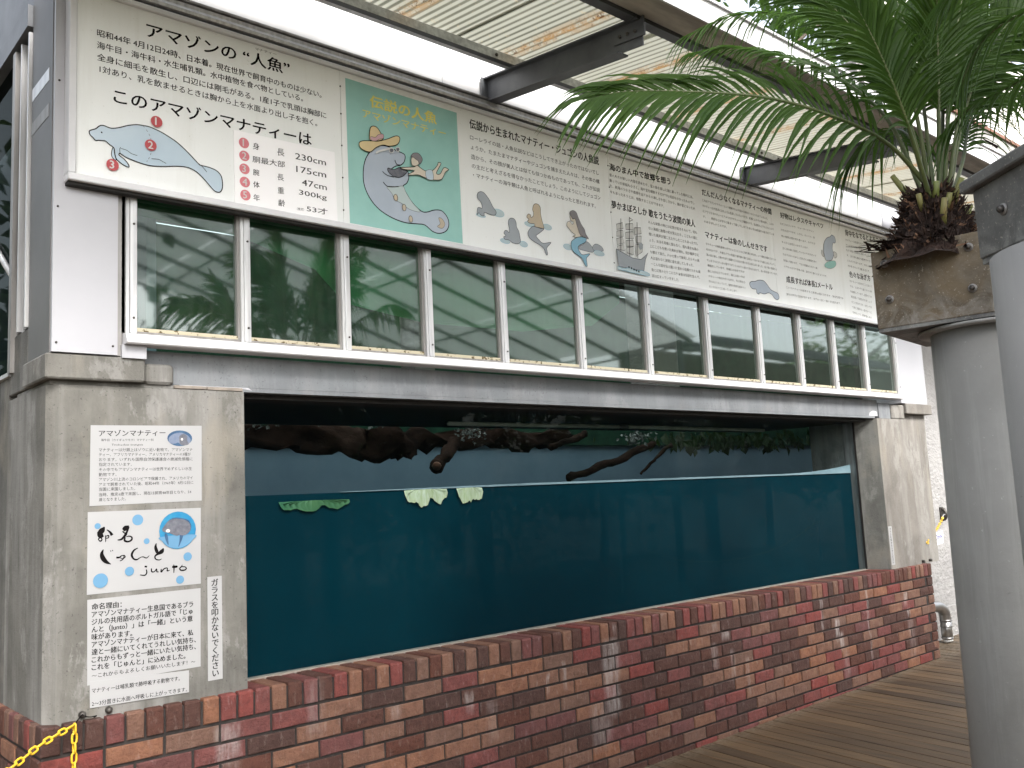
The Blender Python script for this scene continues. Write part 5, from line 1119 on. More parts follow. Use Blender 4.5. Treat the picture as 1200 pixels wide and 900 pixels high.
# ================================================================ canopy over the walkway
cn = thing('walkway_canopy', (3, -.5, 3.5), 'lean-to canopy of grey steel beams and grubby corrugated sheets above the sign', 'canopy')
SL = .121
def zr(y, z0): return z0 + SL * (y + .03)          # canopy falls outwards
for bx in (-4.9, -2.57, -.24, 2.10, 4.43, 6.74):
    mb = MB()
    def seg(x0, x1, ya, yb, zlo, zhi):
        vs = [(x, y, zr(y, z)) for z in (zlo, zhi) for (x, y) in ((x0, ya), (x1, ya), (x1, yb), (x0, yb))]
        mb.add(vs, [(0, 3, 2, 1), (4, 5, 6, 7), (0, 1, 5, 4), (1, 2, 6, 5), (2, 3, 7, 6), (3, 0, 4, 7)], M['steel'])
    y0, y1 = .03, -1.045
    seg(bx + .030, bx + .038, y0, y1, 3.559, 3.675)            # web
    seg(bx, bx + .07, y0, y1 + .12, 3.550, 3.558)               # lower flange
    seg(bx, bx + .07, y0, y1, 3.676, 3.684)                     # upper flange
    b = mb.build('beam', cn)
    mb = MB(); mb.box(bx - .012, bx + .082, .005, .012, 3.545, 3.69, M['steel']); mb.build('end_plate', b)
    mb = MB()
    seg(bx + .022, bx + .030, y1 + .16, y1 - .02, 3.60, 3.690); mb.build('bracket', b)
    for k in range(3):
        bb = MB(); yb = y1 + .03 + .045 * k; bb.tube([(bx + .014, yb, zr(yb, 3.63)), (bx + .022, yb, zr(yb, 3.63))], .008, 6, M['bolt']); bb.build('bolt', b)
def purlin(y, zb, h, w, mat, name='purlin'):
    mb = MB()
    mb.extrude([(y, zb), (y - w, zb), (y - w, zb + .004), (y - .004, zb + .004), (y - .004, zb + h - .003), (y - w, zb + h - .003), (y - w, zb + h), (y, zb + h)], -6.0, 9.2, mat)
    return mb.build(name, cn)
purlin(-.205, 3.664, .065, -.03, M['galv'])
mb = MB(); mb.box(-6.0, 9.2, -.235, -.2075, 3.660, 3.6635, M['steel']); mb.build('purlin_flange', cn)
for bx in (2.10, 4.43, 6.74):
    for s_ in (-.09, .11):
        mb = MB(); mb.tube([(bx + s_, -.215, 3.70), (bx + s_, -.203, 3.70)], .009, 6, M['bolt']); mb.build('bolt', cn)
mb = MB(); mb.box(-6.0, 9.2, -1.035, -.985, 3.560, 3.63, M['steel']); mb.build('purlin', cn)
mb = MB(); mb.box(-6.0, 9.2, -1.049, -1.037, 3.578, 3.585, M['galv']); mb.build('purlin_lip', cn)
# corrugated sheets, each with its own waves
def corr(x0, x1, ya, yb, zfun, pitch, amp, lift, name, par, mat, per=6):
    m = MB()
    n = max(2, int((x1 - x0) / pitch * per))
    vs = []
    for i in range(n + 1):
        x = x0 + (x1 - x0) * i / n
        dz = amp * math.sin(2 * math.pi * x / pitch) + lift
        for y in (ya, yb): vs.append((x, y, zfun(y) + dz))
    m.add(vs, [(2 * i, 2 * i + 1, 2 * i + 3, 2 * i + 2) for i in range(n)], mat, True)
    return m.build(name, par)
k = 0
x_ = -6.1875
while x_ < 9:
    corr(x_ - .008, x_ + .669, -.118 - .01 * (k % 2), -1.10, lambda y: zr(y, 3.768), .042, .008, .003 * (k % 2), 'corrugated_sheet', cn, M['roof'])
    x_ += .665; k += 1
gt = thing('gutter', (3, -1.15, 3.56), 'white box gutter with grubby grey underside along the canopy edge', 'gutter')
mb = MB(); mb.box(-6.0, 9.4, -1.19, -1.052, 3.566, 3.575, M['gutter_soffit']); mb.box(-6.0, 9.4, -1.06, -1.052, 3.5752, 3.66, M['gutter_soffit']); mb.build('gutter_bottom', gt)
mb = MB(); mb.box(-6.0, 9.4, -1.20, -1.1905, 3.56, 3.665, M['fascia']); mb.build('gutter_face', gt)
mb = MB(); mb.box(-6.0, 9.4, -1.212, -1.188, 3.6655, 3.678, M['fascia']); mb.build('gutter_lip', gt)

# ================================================================ right hand building
pb = thing('plastered_building', (8.5, 1, 0), 'white rough plastered building wall beyond the right pier', 'building')
mb = MB(); mb.box(6.94, 14, .35, .6, -.05, 4.30, M['plaster']); mb.build('wall', pb)
mb = MB(); mb.box(6.94, 14, .33, .3495, -.05, .33, M['plaster'], ch=.006); mb.build('plinth', pb)
mb = MB(); mb.box(6.94, 14, .345, .6, 4.301, 5.36, M['grey_eave']); mb.build('upper_band', pb)
mb = MB(); mb.box(6.94, 14, .32, .36, 5.361, 5.40, M['rust']); mb.build('drip_edge', pb)
for k in range(4):
    mb = MB(); mb.box(6.94 + 1.76 * k, 8.69 + 1.76 * k, .345, .4, 5.402, 6.5, M['cream']); mb.build('upper_panel', pb)

dp_ = thing('drain_pipe', (7.35, .2, .05), 'bent silver drain pipe at the foot of the plastered wall', 'pipe')
def dz(x): return deck_z(x)
bend = cr_spline([(7.02, .24, .385), (7.12, .24, .385), (7.22, .235, .372), (7.29, .23, .325), (7.31, .23, .25)], 6)
mb = MB(); mb.tube(bend, .048, 14, M['pipe']); mb.build('elbow', dp_)
mb = MB(); mb.tube([(7.31, .23, .25), (7.31, .23, .09)], .046, 14, M['pipe']); mb.build('downpipe', dp_)
for zz in (.25, .20, .10):
    mb = MB(); mb.tube([(7.31, .23, zz + .006), (7.31, .23, zz - .006)], .0505, 14, M['pipe']); mb.build('collar', dp_)
mb = MB(); mb.tube([(7.31, .23, .095), (7.31, .22, .065)], .040, 14, M['ink_white']); mb.build('outlet', dp_)
mb = MB(); mb.box(7.36, 7.47, .335, .349, 1.225, 1.325, M['ink_white'], ch=.004)
o = mb.build('socket_box'); tag(o, 'small dark wall socket in a white surround on the plastered wall', 'socket')
mb = MB(); mb.box(7.372, 7.456, .322, .3345, 1.235, 1.318, M['bolt'], ch=.006); mb.build('cover', o)
mb = MB(); mb.box(7.40, 7.43, .312, .3215, 1.262, 1.292, M['galv'], ch=.003); mb.build('lock', o)
hk = MB(); hk.tube(cr_spline([(7.71, .345, 1.20), (7.70, .315, 1.19), (7.70, .30, 1.15), (7.71, .315, 1.11), (7.72, .345, 1.10)], 4), .016, 8, M['bolt'])
hk.box(7.68, 7.74, .335, .349, 1.09, 1.215, M['bolt'], ch=.004)
tag(hk.build('wall_hook'), 'dark iron hook on the plastered wall holding the staff chain', 'hook')

# ---- chains
def link_mesh_lib(L, W, r, mat):
    m = MB(); P = []
    for k in range(16):
        a = 2 * math.pi * k / 16
        x = (W / 2 - r) * math.cos(a); z = (W / 2 - r) * math.sin(a) + ((L - W) / 2 if math.sin(a) > 0.01 else (-(L - W) / 2 if math.sin(a) < -.01 else 0))
        P.append(Vector((x, 0, z)))
    n = 6; vs = []
    for k in range(16):
        d = (P[(k + 1) % 16] - P[k - 1]).normalized(); s_ = Vector((0, 1, 0)); t = d.cross(s_)
        for j in range(n):
            a = 2 * math.pi * j / n; vs.append(P[k] + (s_ * math.cos(a) + t * math.sin(a)) * r)
    fs = [(k * n + j, k * n + (j + 1) % n, ((k + 1) % 16) * n + (j + 1) % n, ((k + 1) % 16) * n + j) for k in range(16) for j in range(n)]
    m.add(vs, fs, mat, True)
    return m.mesh('link')
LK = link_mesh_lib(.040, .024, .0038, M['chain'])
def chain(pts, label, loc, lk=LK, pitch=.032):
    t = thing('plastic_chain', loc, label, 'chain')
    P = cr_spline(pts, 30)
    acc = 0; k = 0; nxt = pitch / 2
    for a, b in zip(P[:-1], P[1:]):
        L = (b - a).length
        while acc + L > nxt:
            f = (nxt - acc) / L
            p = a.lerp(b, f)
            o = bpy.data.objects.new('link', lk); C.objects.link(o); o.parent = t
            o.location = p - Vector(loc)
            q = (b - a).normalized().to_track_quat('Z', 'Y')
            o.rotation_mode = 'QUATERNION'
            o.rotation_quaternion = q @ Matrix.Rotation(R(90 if k % 2 else 0) + R(35), 4, 'Z').to_quaternion()
            k += 1; nxt += pitch
        acc += L
    return t
EY = Vector((.100, -.035, .805))
chain([EY + Vector((-.005, -.004, -.005)), (-.02, -.11, .775), (-.12, -.185, .742), (-.30, -.34, .695), (-.55, -.55, .65)], 'yellow plastic chain sloping down to the left from the corner bolt', tuple(EY))
chain([EY, EY + Vector((-.002, -.002, -.2)), EY + Vector((-.002, -.002, -.42))], 'yellow plastic chain end hanging straight down the corner bricks', tuple(EY))
for x, lab in ((.142, 'rusty bolt head low on the left pier, the one with the black cord'), (.231, 'rusty bolt head low on the left pier, right of the corded one')):
    mb = MB(); mb.tube([(x, .034, .818), (x, .022, .818), (x, .012, .818)], [.012, .0125, .006], 10, M['bolt']); o = mb.build('anchor_bolt'); tag(o, lab, 'bolt')
mb = MB(); mb.tube(cr_spline([(.142, .016, .818), (.135, .004, .822), (.118, -.012, .812), (.104, -.032, .805)], 5), .0022, 6, M['ink'])
mb.tube(cr_spline([(.145, .016, .814), (.165, .012, .808), (.185, .01, .809), (.175, .008, .805)], 5), .002, 6, M['ink'])
tag(mb.build('black_cord'), 'thin black cord tying the yellow chain to the corner bolt', 'cord')
for x in (6.62, 6.75):
    mb = MB(); mb.tube([(x, .058, .815), (x, .036, .815)], .012, 8, M['bolt']); o = mb.build('anchor_bolt'); tag(o, 'dark bolt head low on the right pier, %s of its pair' % ('left' if x < 6.7 else 'right'), 'bolt')
chain([(6.72, .045, .95), (6.86, .09, 1.01), (7.06, .12, 1.04), (7.25, .17, 1.075), (7.40, .20, 1.13)], 'short yellow chain between the right pier and the iron hook', (6.75, .05, .93), LK, .032)
mb = MB(); mb.tube([(7.40, .20, 1.13), (7.55, .26, 1.145), (7.70, .305, 1.15)], .003, 6, M['galv']); tag(mb.build('tie_wire'), 'thin wire joining the short yellow chain to the iron hook', 'wire')
sg = MB(); sg.add([(6.84, .10, 1.0), (7.15, .10, 1.035), (7.14, .10, .93), (6.83, .10, .895), (6.84, .103, 1.0), (7.15, .103, 1.035), (7.14, .103, .93), (6.83, .103, .895)], [(3, 2, 1, 0), (4, 5, 6, 7), (0, 1, 5, 4), (1, 2, 6, 5), (2, 3, 7, 6), (3, 0, 4, 7)], M['sheet_white'])
o = sg.build('staff_sign'); tag(o, 'small white Staff Only card hanging from the short yellow chain', 'sign')
text_mesh([('Staff Only', 6.845, .922, 7.125, .958, .058, 2)], .099, M['ink_blue'], 'lettering', o)

# ================================================================ columns and planters
def column(name, cx, cy, r0, r1, z1, label, mat):
    t = thing(name, (cx, cy, 0), label, 'column')
    m = MB(); m.tube([(cx, cy, -.1), (cx, cy, .8), (cx, cy, z1)], [r0, (r0 + r1) / 2, r1], 40, mat); m.build('shaft', t)
    return t
c1 = column('planter_column', 2.262, -2.302, .212, .190, 1.955, 'round grey column carrying the brown planter box, half hidden by the nearer one', M['column'])
mb = MB(); mb.tube([(2.262, -2.302, 1.956), (2.262, -2.302, 1.966), (2.262, -2.302, 1.968)], [.226, .226, .215], 40, M['column']); mb.build('cap_flange', c1)
c2 = column('planter_column', 1.46, -2.88, .264, .258, 1.985, 'light grey round column nearest the camera at the right edge', M['column_n'])
def boxM(px, py, ang): return Matrix.Translation((px, py, 0)) @ Matrix.Rotation(ang, 4, 'Z')
pl = thing('planter_box', (2.25, -2.2, 1.98), 'brown weathered planter box with four bolts holding the palm', 'planter')
A1 = math.atan2(-.33, .045)                      # along the visible side
Mx = boxM(2.003, -2.041, A1)
# local x runs along the visible side, local y to its left (away from the tank side)
W1, D1 = .352, .50
def pbox(mb, *a, mat): mb.box(*a, mat, Mx)
mb = MB(); mb.box(0, W1, .0, .012, 1.982, 2.24, M['planter'], Mx, ch=.002); mb.build('side_panel', pl)
mb = MB(); mb.box(.0, .012, .0125, D1, 1.982, 2.24, M['planter'], Mx); mb.build('side_panel', pl)
mb = MB(); mb.box(W1 - .012, W1, .0125, D1, 1.982, 2.24, M['planter'], Mx); mb.build('side_panel', pl)
mb = MB(); mb.box(0, W1, D1 + .0005, D1 + .012, 1.982, 2.24, M['planter'], Mx); mb.build('side_panel', pl)
mb = MB(); mb.box(.002, W1 - .002, .002, D1, 1.970, 1.9815, M['planter_g'], Mx); mb.build('base_plate', pl)
for (lx, lz) in ((.042, 2.195), (.047, 2.075), (.300, 2.195), (.298, 2.065)):
    mb = MB()
    P = [Mx @ Vector((lx, yy, lz)) for yy in (0, -.004, -.0045, -.010, -.014)]
    mb.tube(P[:2], .0135, 12, M['alu_shadow']); mb.tube([P[1], P[3], P[4]], [.009, .009, .006], 6, M['bolt'])
    mb.build('bolt', pl)
# check the box lies behind its visible side
p2 = thing('planter_box', (1.4, -2.8, 1.99), 'grey weathered steel planter box with a folded rim, nearest the camera', 'planter')
A2 = math.atan2(-.795, -.606)
My = boxM(1.42, -2.60, A2)
W2 = .46
mb = MB(); mb.box(0, W2, .0, .012, 2.008, 2.178, M['planter_g'], My, ch=.003); mb.build('side_panel', p2)
mb = MB(); mb.box(0, .012, .0125, .5, 2.008, 2.178, M['planter_g'], My); mb.build('side_panel', p2)
mb = MB(); mb.box(W2 - .012, W2, .0125, .5, 2.008, 2.178, M['planter_g'], My); mb.build('side_panel', p2)
mb = MB(); mb.box(0, W2, .5005, .512, 2.008, 2.178, M['planter_g'], My); mb.build('side_panel', p2)
mb = MB(); mb.box(-.022, W2 + .02, -.020, .53, 2.1785, 2.208, M['planter_g'], My, ch=.004); mb.build('folded_rim', p2)
mb = MB(); mb.box(.004, W2 - .004, .004, .5, 1.994, 2.0075, M['planter_g'], My); mb.build('base_plate', p2)
for lx in (.115, .36):
    P = [My @ Vector((lx, yy, 2.098)) for yy in (0, -.004, -.012, -.016)]
    mb = MB(); mb.tube(P[:2], .014, 12, M['alu_shadow']); mb.tube([P[1], P[2], P[3]], [.009, .009, .006], 6, M['bolt']); mb.build('bolt', p2)

# ================================================================ palms
def frond(parent, pts, L, n, seed, mat, droop=.35, wid=.0080, t0=.2, rr=(.0085, .0018), up=Vector((0, 0, 1)), rmat=None):
    rnd = random.Random(seed)
    P = cr_spline(pts, 10)
    ln = [0]
    for a, b in zip(P[:-1], P[1:]): ln.append(ln[-1] + (b - a).length)
    T = ln[-1]
    def at(s):
        s *= T
        for i in range(len(ln) - 1):
            if ln[i + 1] >= s or i == len(ln) - 2:
                f = (s - ln[i]) / max(ln[i + 1] - ln[i], 1e-6)
                return P[i].lerp(P[i + 1], f), (P[i + 1] - P[i]).normalized()
    m = MB(); m.tube(P, [rr[0] + (rr[1] - rr[0]) * l_ / T for l_ in ln], 7, rmat or M['rachis'])
    ro = m.build('frond', parent)
    m = MB()
    for i in range(n):
        t = t0 + (1 - t0) * (i + .5) / n
        p, d = at(t)
        side = d.cross(up)
        if side.length < .15: side = d.cross(Vector((1, 0, 0)))
        side.normalize(); nn = side.cross(d).normalized()
        prof = math.sin(math.pi * min(1, (t - t0) / (1 - t0) * .80 + .16)) ** .6
        for sg_ in (-1, 1):
            ang = R(62 - 42 * t) + rnd.uniform(-.09, .09)
            lift = rnd.uniform(.05, .45)
            dr = (d * math.cos(ang) + (side * sg_ * math.cos(lift) + nn * math.sin(lift)) * math.sin(ang)).normalized()
            l_ = L * (.35 + .65 * prof) * rnd.uniform(.86, 1.08)
            w_ = wid * rnd.uniform(.8, 1.15)
            wdir = dr.cross(nn)
            if wdir.length < .1: wdir = dr.cross(side)
            wdir.normalize()
            dl = droop * rnd.uniform(.75, 1.3)
            vs = []
            S = 5
            for k in range(S + 1):
                s_ = k / S
                q = p + dr * l_ * (s_ - .12 * dl * s_ * s_) + Vector((0, 0, -1)) * dl * l_ * s_ ** 2.1
                ww = w_ * (1.0 if 0 < k < 3 else (.55 if k == 0 else (.72 if k == 3 else (.42 if k == 4 else .04))))
                fold = nn * ww * .5
                vs += [q + wdir * ww + fold, q, q - wdir * ww + fold]
            fs = []
            for k in range(S):
                fs += [(3 * k, 3 * k + 1, 3 * k + 4, 3 * k + 3), (3 * k + 1, 3 * k + 2, 3 * k + 5, 3 * k + 4)]
            m.add(vs, fs, mat)
    m.build('leaflet', ro, 'stuff')
    return ro

FR = {
'F1':[(2.148,-2.201,2.433),(2.022,-2.141,2.581),(1.863,-2.055,2.668),(1.638,-1.933,2.728),(1.392,-1.783,2.741),(1.22,-1.683,2.731),(1.12,-1.63,2.702)],
'F2':[(2.138,-2.197,2.401),(2.088,-2.198,2.732),(2.052,-2.132,2.929),(1.993,-2.046,3.133),(1.941,-1.967,3.343)],
'F3':[(2.209,-2.196,2.416),(2.203,-2.23,2.719),(2.187,-2.259,2.977),(2.069,-2.328,3.207),(1.943,-2.368,3.312)],
'F4':[(2.222,-2.207,2.415),(2.278,-2.237,2.766),(2.385,-2.245,3.046),(2.459,-2.287,3.311),(2.588,-2.307,3.553)],
'F5':[(2.17,-2.163,2.433),(2.169,-2.069,2.738),(2.164,-1.9,2.961),(2.15,-1.711,3.114),(2.084,-1.532,3.203),(2.011,-1.402,3.214)],
'F6':[(2.23,-2.152,2.448),(2.282,-2.061,2.897),(2.343,-1.893,3.185),(2.342,-1.654,3.372),(2.243,-1.442,3.432),(2.14,-1.274,3.382)],
'F7':[(2.231,-2.215,2.414),(2.304,-2.246,2.677),(2.501,-2.255,2.898),(2.692,-2.32,3.076),(2.929,-2.413,3.179)],
'F9':[(2.18,-2.175,2.446),(2.284,-2.094,2.678),(2.373,-1.987,2.777),(2.398,-1.872,2.762),(2.376,-1.77,2.67)],
'F10':[(2.196,-2.186,2.431),(2.304,-2.138,2.842),(2.44,-2.047,3.183),(2.511,-1.959,3.494)],
'F11':[(2.264,-2.179,2.431),(2.46,-2.149,2.879),(2.633,-2.101,3.291),(2.719,-2.029,3.61)],
'F12':[(2.281,-2.195,2.43),(2.47,-2.215,2.824),(2.733,-2.241,3.191),(2.927,-2.324,3.466)],
'F13':[(2.088,-2.219,2.394),(1.918,-2.235,2.645),(1.783,-2.22,2.867),(1.639,-2.19,3.056)],
'F15':[(2.12,-2.20,2.40),(2.06,-2.18,2.72),(1.98,-2.13,2.90),(1.86,-2.06,3.06),(1.72,-1.98,3.16)],
'F16':[(2.25,-2.21,2.42),(2.36,-2.25,2.74),(2.50,-2.30,2.98),(2.66,-2.36,3.16),(2.86,-2.43,3.28)],
'F17':[(2.18,-2.15,2.43),(2.26,-2.06,2.80),(2.36,-1.95,3.05),(2.44,-1.80,3.24),(2.48,-1.62,3.33)],
'F14':[(2.24,-2.222,2.414),(2.475,-2.184,2.611),(2.7,-2.153,2.839),(3.004,-2.182,3.012),(3.244,-2.26,3.009)]}
palm = thing('palm', (2.2, -2.2, 2.2), 'small feathery palm growing from the brown planter box', 'palm')
for k, (nm, L, n, dr, mt_) in enumerate([('F1', .36, 46, .5, 'leaf'), ('F2', .33, 60, .3, 'leaf'), ('F3', .33, 60, .3, 'leaf'), ('F4', .33, 58, .3, 'leaf'), ('F5', .27, 56, .7, 'leaf2'), ('F15', .32, 54, .35, 'leaf'), ('F16', .32, 54, .35, 'leaf'), ('F6', .26, 46, .9, 'leaf2'),
                                         ('F7', .26, 40, .5, 'leaf'), ('F9', .20, 24, 1.1, 'leaf2'), ('F10', .30, 46, .35, 'leaf'), ('F11', .30, 46, .35, 'leaf'), ('F12', .30, 42, .35, 'leaf'), ('F13', .26, 36, .4, 'leaf'), ('F14', .26, 40, .8, 'leaf2')]):
    upv = Vector((-.55, -.72, .28)) if nm == 'F1' else Vector((-.25, -.3, .9)) if nm in ('F1', 'F5', 'F6', 'F9', 'F14') else Vector((-.5, -.8, .1))
    frond(palm, FR[nm], L, n, 40 + k, M[mt_], dr, t0=.30 if nm not in ('F1',) else .2, up=upv)
# fibrous trunk
tb = Vector((2.16, -2.19, 2.2))
rnd = random.Random(77)
m = MB()
nr, ns = 14, 28
prof = [(.25, -.02), (.23, .0), (.20, .03), (.165, .06), (.14, .10), (.12, .14), (.10, .18), (.085, .22), (.06, .25), (.0, .26)]
vs = []
for j, (r_, z_) in enumerate(prof):
    for k in range(ns):
        a = 2 * math.pi * k / ns
        q = noise.noise(Vector((math.cos(a) * 2.2, math.sin(a) * 2.2, z_ * 14))) * .35 + rnd.uniform(-.06, .06)
        rr = r_ * (1 + q)
        vs.append((tb.x + rr * math.cos(a) * .85, tb.y + rr * math.sin(a) * .72, tb.z + z_ + rnd.uniform(-.006, .006)))
fs = [(j * ns + k, j * ns + (k + 1) % ns, (j + 1) * ns + (k + 1) % ns, (j + 1) * ns + k) for j in range(len(prof) - 1) for k in range(ns)]
m.add(vs, fs, M['fibre']); m.build('trunk', palm)
m = MB()
for k in range(1500):
    z_ = rnd.uniform(0, .24); a = rnd.uniform(0, 2 * math.pi)
    rr = (.225 - .155 * (z_ / .25) ** .75) * rnd.uniform(.9, 1.12)
    p = Vector((tb.x + rr * math.cos(a) * .85, tb.y + rr * math.sin(a) * .72, tb.z + z_))
    dr = Vector((math.cos(a) * rnd.uniform(.1, 1), math.sin(a) * rnd.uniform(.1, 1), rnd.uniform(-.5, 1))).normalized()
    L = rnd.uniform(.015, .055); w_ = dr.cross(Vector((rnd.uniform(-1, 1), rnd.uniform(-1, 1), rnd.uniform(-1, 1)))).normalized() * rnd.uniform(.001, .007)
    mt_ = M['fibre_l'] if rnd.random() < .13 else M['fibre']
    b_ = p + dr * L * .6 + Vector((0, 0, rnd.uniform(-.01, .006)))
    m.poly([p - w_, p + w_, b_ + w_ * .8, p + dr * L, b_ - w_ * .8], mt_)
m.build('fibre', palm, 'stuff')
# flap of fibre spilling over the planter's edge
m = MB()
for k in range(70):
    q = Mx @ Vector((rnd.uniform(-.01, .24), rnd.uniform(-.03, .06), 2.235 + rnd.uniform(0, .03)))
    e_ = q + Vector((rnd.uniform(-.06, .02), rnd.uniform(-.03, .08), rnd.uniform(-.012, .02)))
    s_ = (e_ - q).cross(Vector((0, 0, 1))).normalized() * rnd.uniform(.004, .012)
    m.poly([q - s_, q + s_, e_ + s_ * .4, e_ - s_ * .3], M['fibre'])
m.build('fibre_edge', palm, 'stuff')
for k in range(17):
    a = rnd.uniform(0, 2 * math.pi); z_ = .06 + .17 * (k / 17)
    rr = (.225 - .155 * (z_ / .25) ** .75) * .85
    p = Vector((tb.x + rr * math.cos(a) * .85, tb.y + rr * math.sin(a) * .72, tb.z + z_ - .01))
    dr = Vector((math.cos(a) * .55, math.sin(a) * .55, 1)).normalized()
    L = rnd.uniform(.05, .12)
    m = MB(); m.tube([p, p + dr * L * .5, p + dr * L], [.014, .011, .009], 6, M['petiole']); m.build('petiole_stub', palm)

palm2 = thing('palm', (1.5, -2.9, 2.2), 'second palm whose pale fronds reach in from the right edge', 'palm')
base2 = (1.62, -2.86, 2.2)
for k, (pts, L, n, dr) in enumerate([
    ([base2, (1.80, -2.86, 2.48), (2.163, -2.707, 2.70), (2.156, -2.581, 2.72), (2.164, -2.458, 2.70), (2.125, -2.354, 2.66), (2.117, -2.269, 2.596)], .18, 34, 1.0),
    ([base2, (1.74, -2.86, 2.5), (2.043, -2.754, 2.80), (2.057, -2.656, 2.86), (2.068, -2.54, 2.873), (2.044, -2.444, 2.824), (2.051, -2.365, 2.717)], .2, 34, .9),
    ([base2, (1.68, -2.84, 2.45), (1.74, -2.78, 2.75), (1.86, -2.66, 2.95), (1.93, -2.5, 3.0), (1.95, -2.38, 2.95)], .2, 34, .8),
    ([base2, (1.60, -2.98, 2.6), (1.62, -3.1, 2.85), (1.65, -3.25, 2.9)], .2, 26, .6),
    ([base2, (1.8, -3.0, 2.6), (2.0, -3.2, 2.8), (2.2, -3.4, 2.75)], .2, 26, .6)]):
    frond(palm2, pts, L, n, 80 + k, M['leaf2'], dr, t0=.3)
m = MB()
for k in range(300):
    p = Vector(base2) + Vector((rnd.gauss(0, .06), rnd.gauss(0, .06), rnd.uniform(-.02, .12)))
    dr = Vector((rnd.uniform(-1, 1), rnd.uniform(-1, 1), rnd.uniform(0, 1))).normalized(); w_ = dr.cross(Vector((0, .3, 1))).normalized() * .006
    m.poly([p - w_, p + w_, p + dr * .06], M['fibre'])
m.build('fibre', palm2, 'stuff')
mb = MB(); mb.tube([(1.62, -2.86, 2.12), (1.62, -2.86, 2.2), (1.62, -2.86, 2.3)], [.15, .12, .04], 14, M['fibre']); mb.build('trunk', palm2)

# ================================================================ trees and what faces the tank
def tree(name, x, y, zb, zt, rx, label, mat, n=2600, seed=1, group=None, leaf=.22, trunk_r=.12):
    t = thing(name, (x, y, zb), label, 'tree', group)
    rnd = random.Random(seed)
    m = MB()
    H = zt - zb
    m.tube(cr_spline([(x, y, zb - .2), (x + .1, y, zb + H * .3), (x - .05, y + .1, zb + H * .55), (x, y, zb + H * .85)], 5), [trunk_r * (1 - .8 * i / 15) for i in range(16)], 8, M['bark'])
    for k in range(7):
        a = k * 2.4; z_ = zb + H * (.4 + .07 * k)
        m.tube(cr_spline([(x, y, z_), (x + math.cos(a) * rx * .4, y + math.sin(a) * rx * .4, z_ + H * .1), (x + math.cos(a) * rx * .8, y + math.sin(a) * rx * .8, z_ + H * .14)], 4), [.05 * trunk_r / .12 * (1 - .09 * i) for i in range(9)], 6, M['bark'])
    m.build('trunk', t)
    m = MB()
    cl = [(Vector((x + rnd.uniform(-1, 1) * rx * .8, y + rnd.uniform(-1, 1) * rx * .8, zb + H * rnd.uniform(.32, .95))), rx * rnd.uniform(.25, .45)) for _ in range(26)]
    for k in range(n):
        c_, r_ = rnd.choice(cl)
        v = Vector((rnd.gauss(0, 1), rnd.gauss(0, 1), rnd.gauss(0, 1))).normalized() * r_ * rnd.uniform(.55, 1.05)
        p = c_ + Vector((v.x, v.y, v.z * .75))
        a = Vector((rnd.uniform(-1, 1), rnd.uniform(-1, 1), rnd.uniform(-.9, .5))).normalized()
        b = a.cross(Vector((rnd.uniform(-1, 1), rnd.uniform(-1, 1), rnd.uniform(-1, 1)))).normalized()
        L = leaf * rnd.uniform(.5, 1.3)
        m.poly([p, p + a * L * .5 + b * L * .22, p + a * L, p + a * L * .5 - b * L * .22], mat)
    m.build('crown', t)
    return t
for k, (x, y, zt, rx, mt_, lab) in enumerate([(13.2, 5.2, 11.5, 2.6, 'foliage', 'dark tree showing above the canopy gutter at the top of the picture'),
                                              (17.5, 4.2, 12.5, 2.6, 'foliage2', 'lighter tree behind the palm fronds at the top right')]):
    tree('tree', x, y, 0, zt, rx, lab, M[mt_], 5200, 300 + k, leaf=.26)
# across the walkway: what the panes mirror
for k, (x, y, zt, rx, mt_) in enumerate([(4.5, -12.5, 4.6, 2.2, 'foliage'), (10.5, -12.5, 3.9, 2.0, 'foliage2'), (16, -12, 3.8, 2.2, 'foliage'), (21, -10.5, 4.3, 1.8, 'foliage2'), (31, -13, 9.5, 3.2, 'foliage')]):
    tree('tree', x, y, 0, zt, rx, ['dark bushy tree across the walkway, mirrored in the left panes', 'lighter bushy tree across the walkway, mirrored in the middle panes', 'dark bushy tree across the walkway, mirrored right of the middle', 'lighter bushy tree across the walkway, mirrored in the right panes', 'tall dark tree across the walkway, mirrored in the last pane'][k], M[mt_], 2600, 400 + k, leaf=.34)
oc = thing('opposite_shelter', (9, -9, 0), 'steel framed translucent shelter across the walkway, mirrored in the panes', 'shelter')
def bar(name, a, b, r, mat=None):
    m = MB(); m.tube([a, b], r, 6, mat or M['steel']); return m.build(name, oc)
def gz(x): return 6.1 - .30 * (x - 3.5)
for k in range(10):
    y = -5.2 - .8 * k
    bar('rafter', (-1.0, y, gz(-1.0) - .06), (10.8, y, gz(10.8) - .06), .034)
for k in range(7):
    x = -.6 + 1.9 * k
    bar('purlin', (x, -5.1, gz(x) - .10), (x, -12.4, gz(x) - .10), .02)
for (x, y) in ((-.8, -5.3), (10.6, -5.3), (-.8, -12), (10.6, -12), (5, -12)):
    bar('post', (x, y, 0), (x, y, gz(x) - .1), .06)
M['shelter_sheet'] = simple('grey_translucent_sheet', (.34, .36, .35), (.26, .28, .27), 2, .5)
mtt = M['shelter_sheet'].node_tree; 
tr_ = mtt.nodes.new('ShaderNodeBsdfTranslucent'); tr_.inputs[0].default_value = (.5, .53, .52, 1)
mx_ = mtt.nodes.new('ShaderNodeMixShader'); mx_.inputs[0].default_value = .6
mtt.links.new(mtt.nodes['Principled BSDF'].outputs[0], mx_.inputs[1]); mtt.links.new(tr_.outputs[0], mx_.inputs[2]); mtt.links.new(mx_.outputs[0], mtt.nodes['Material Output'].inputs[0])
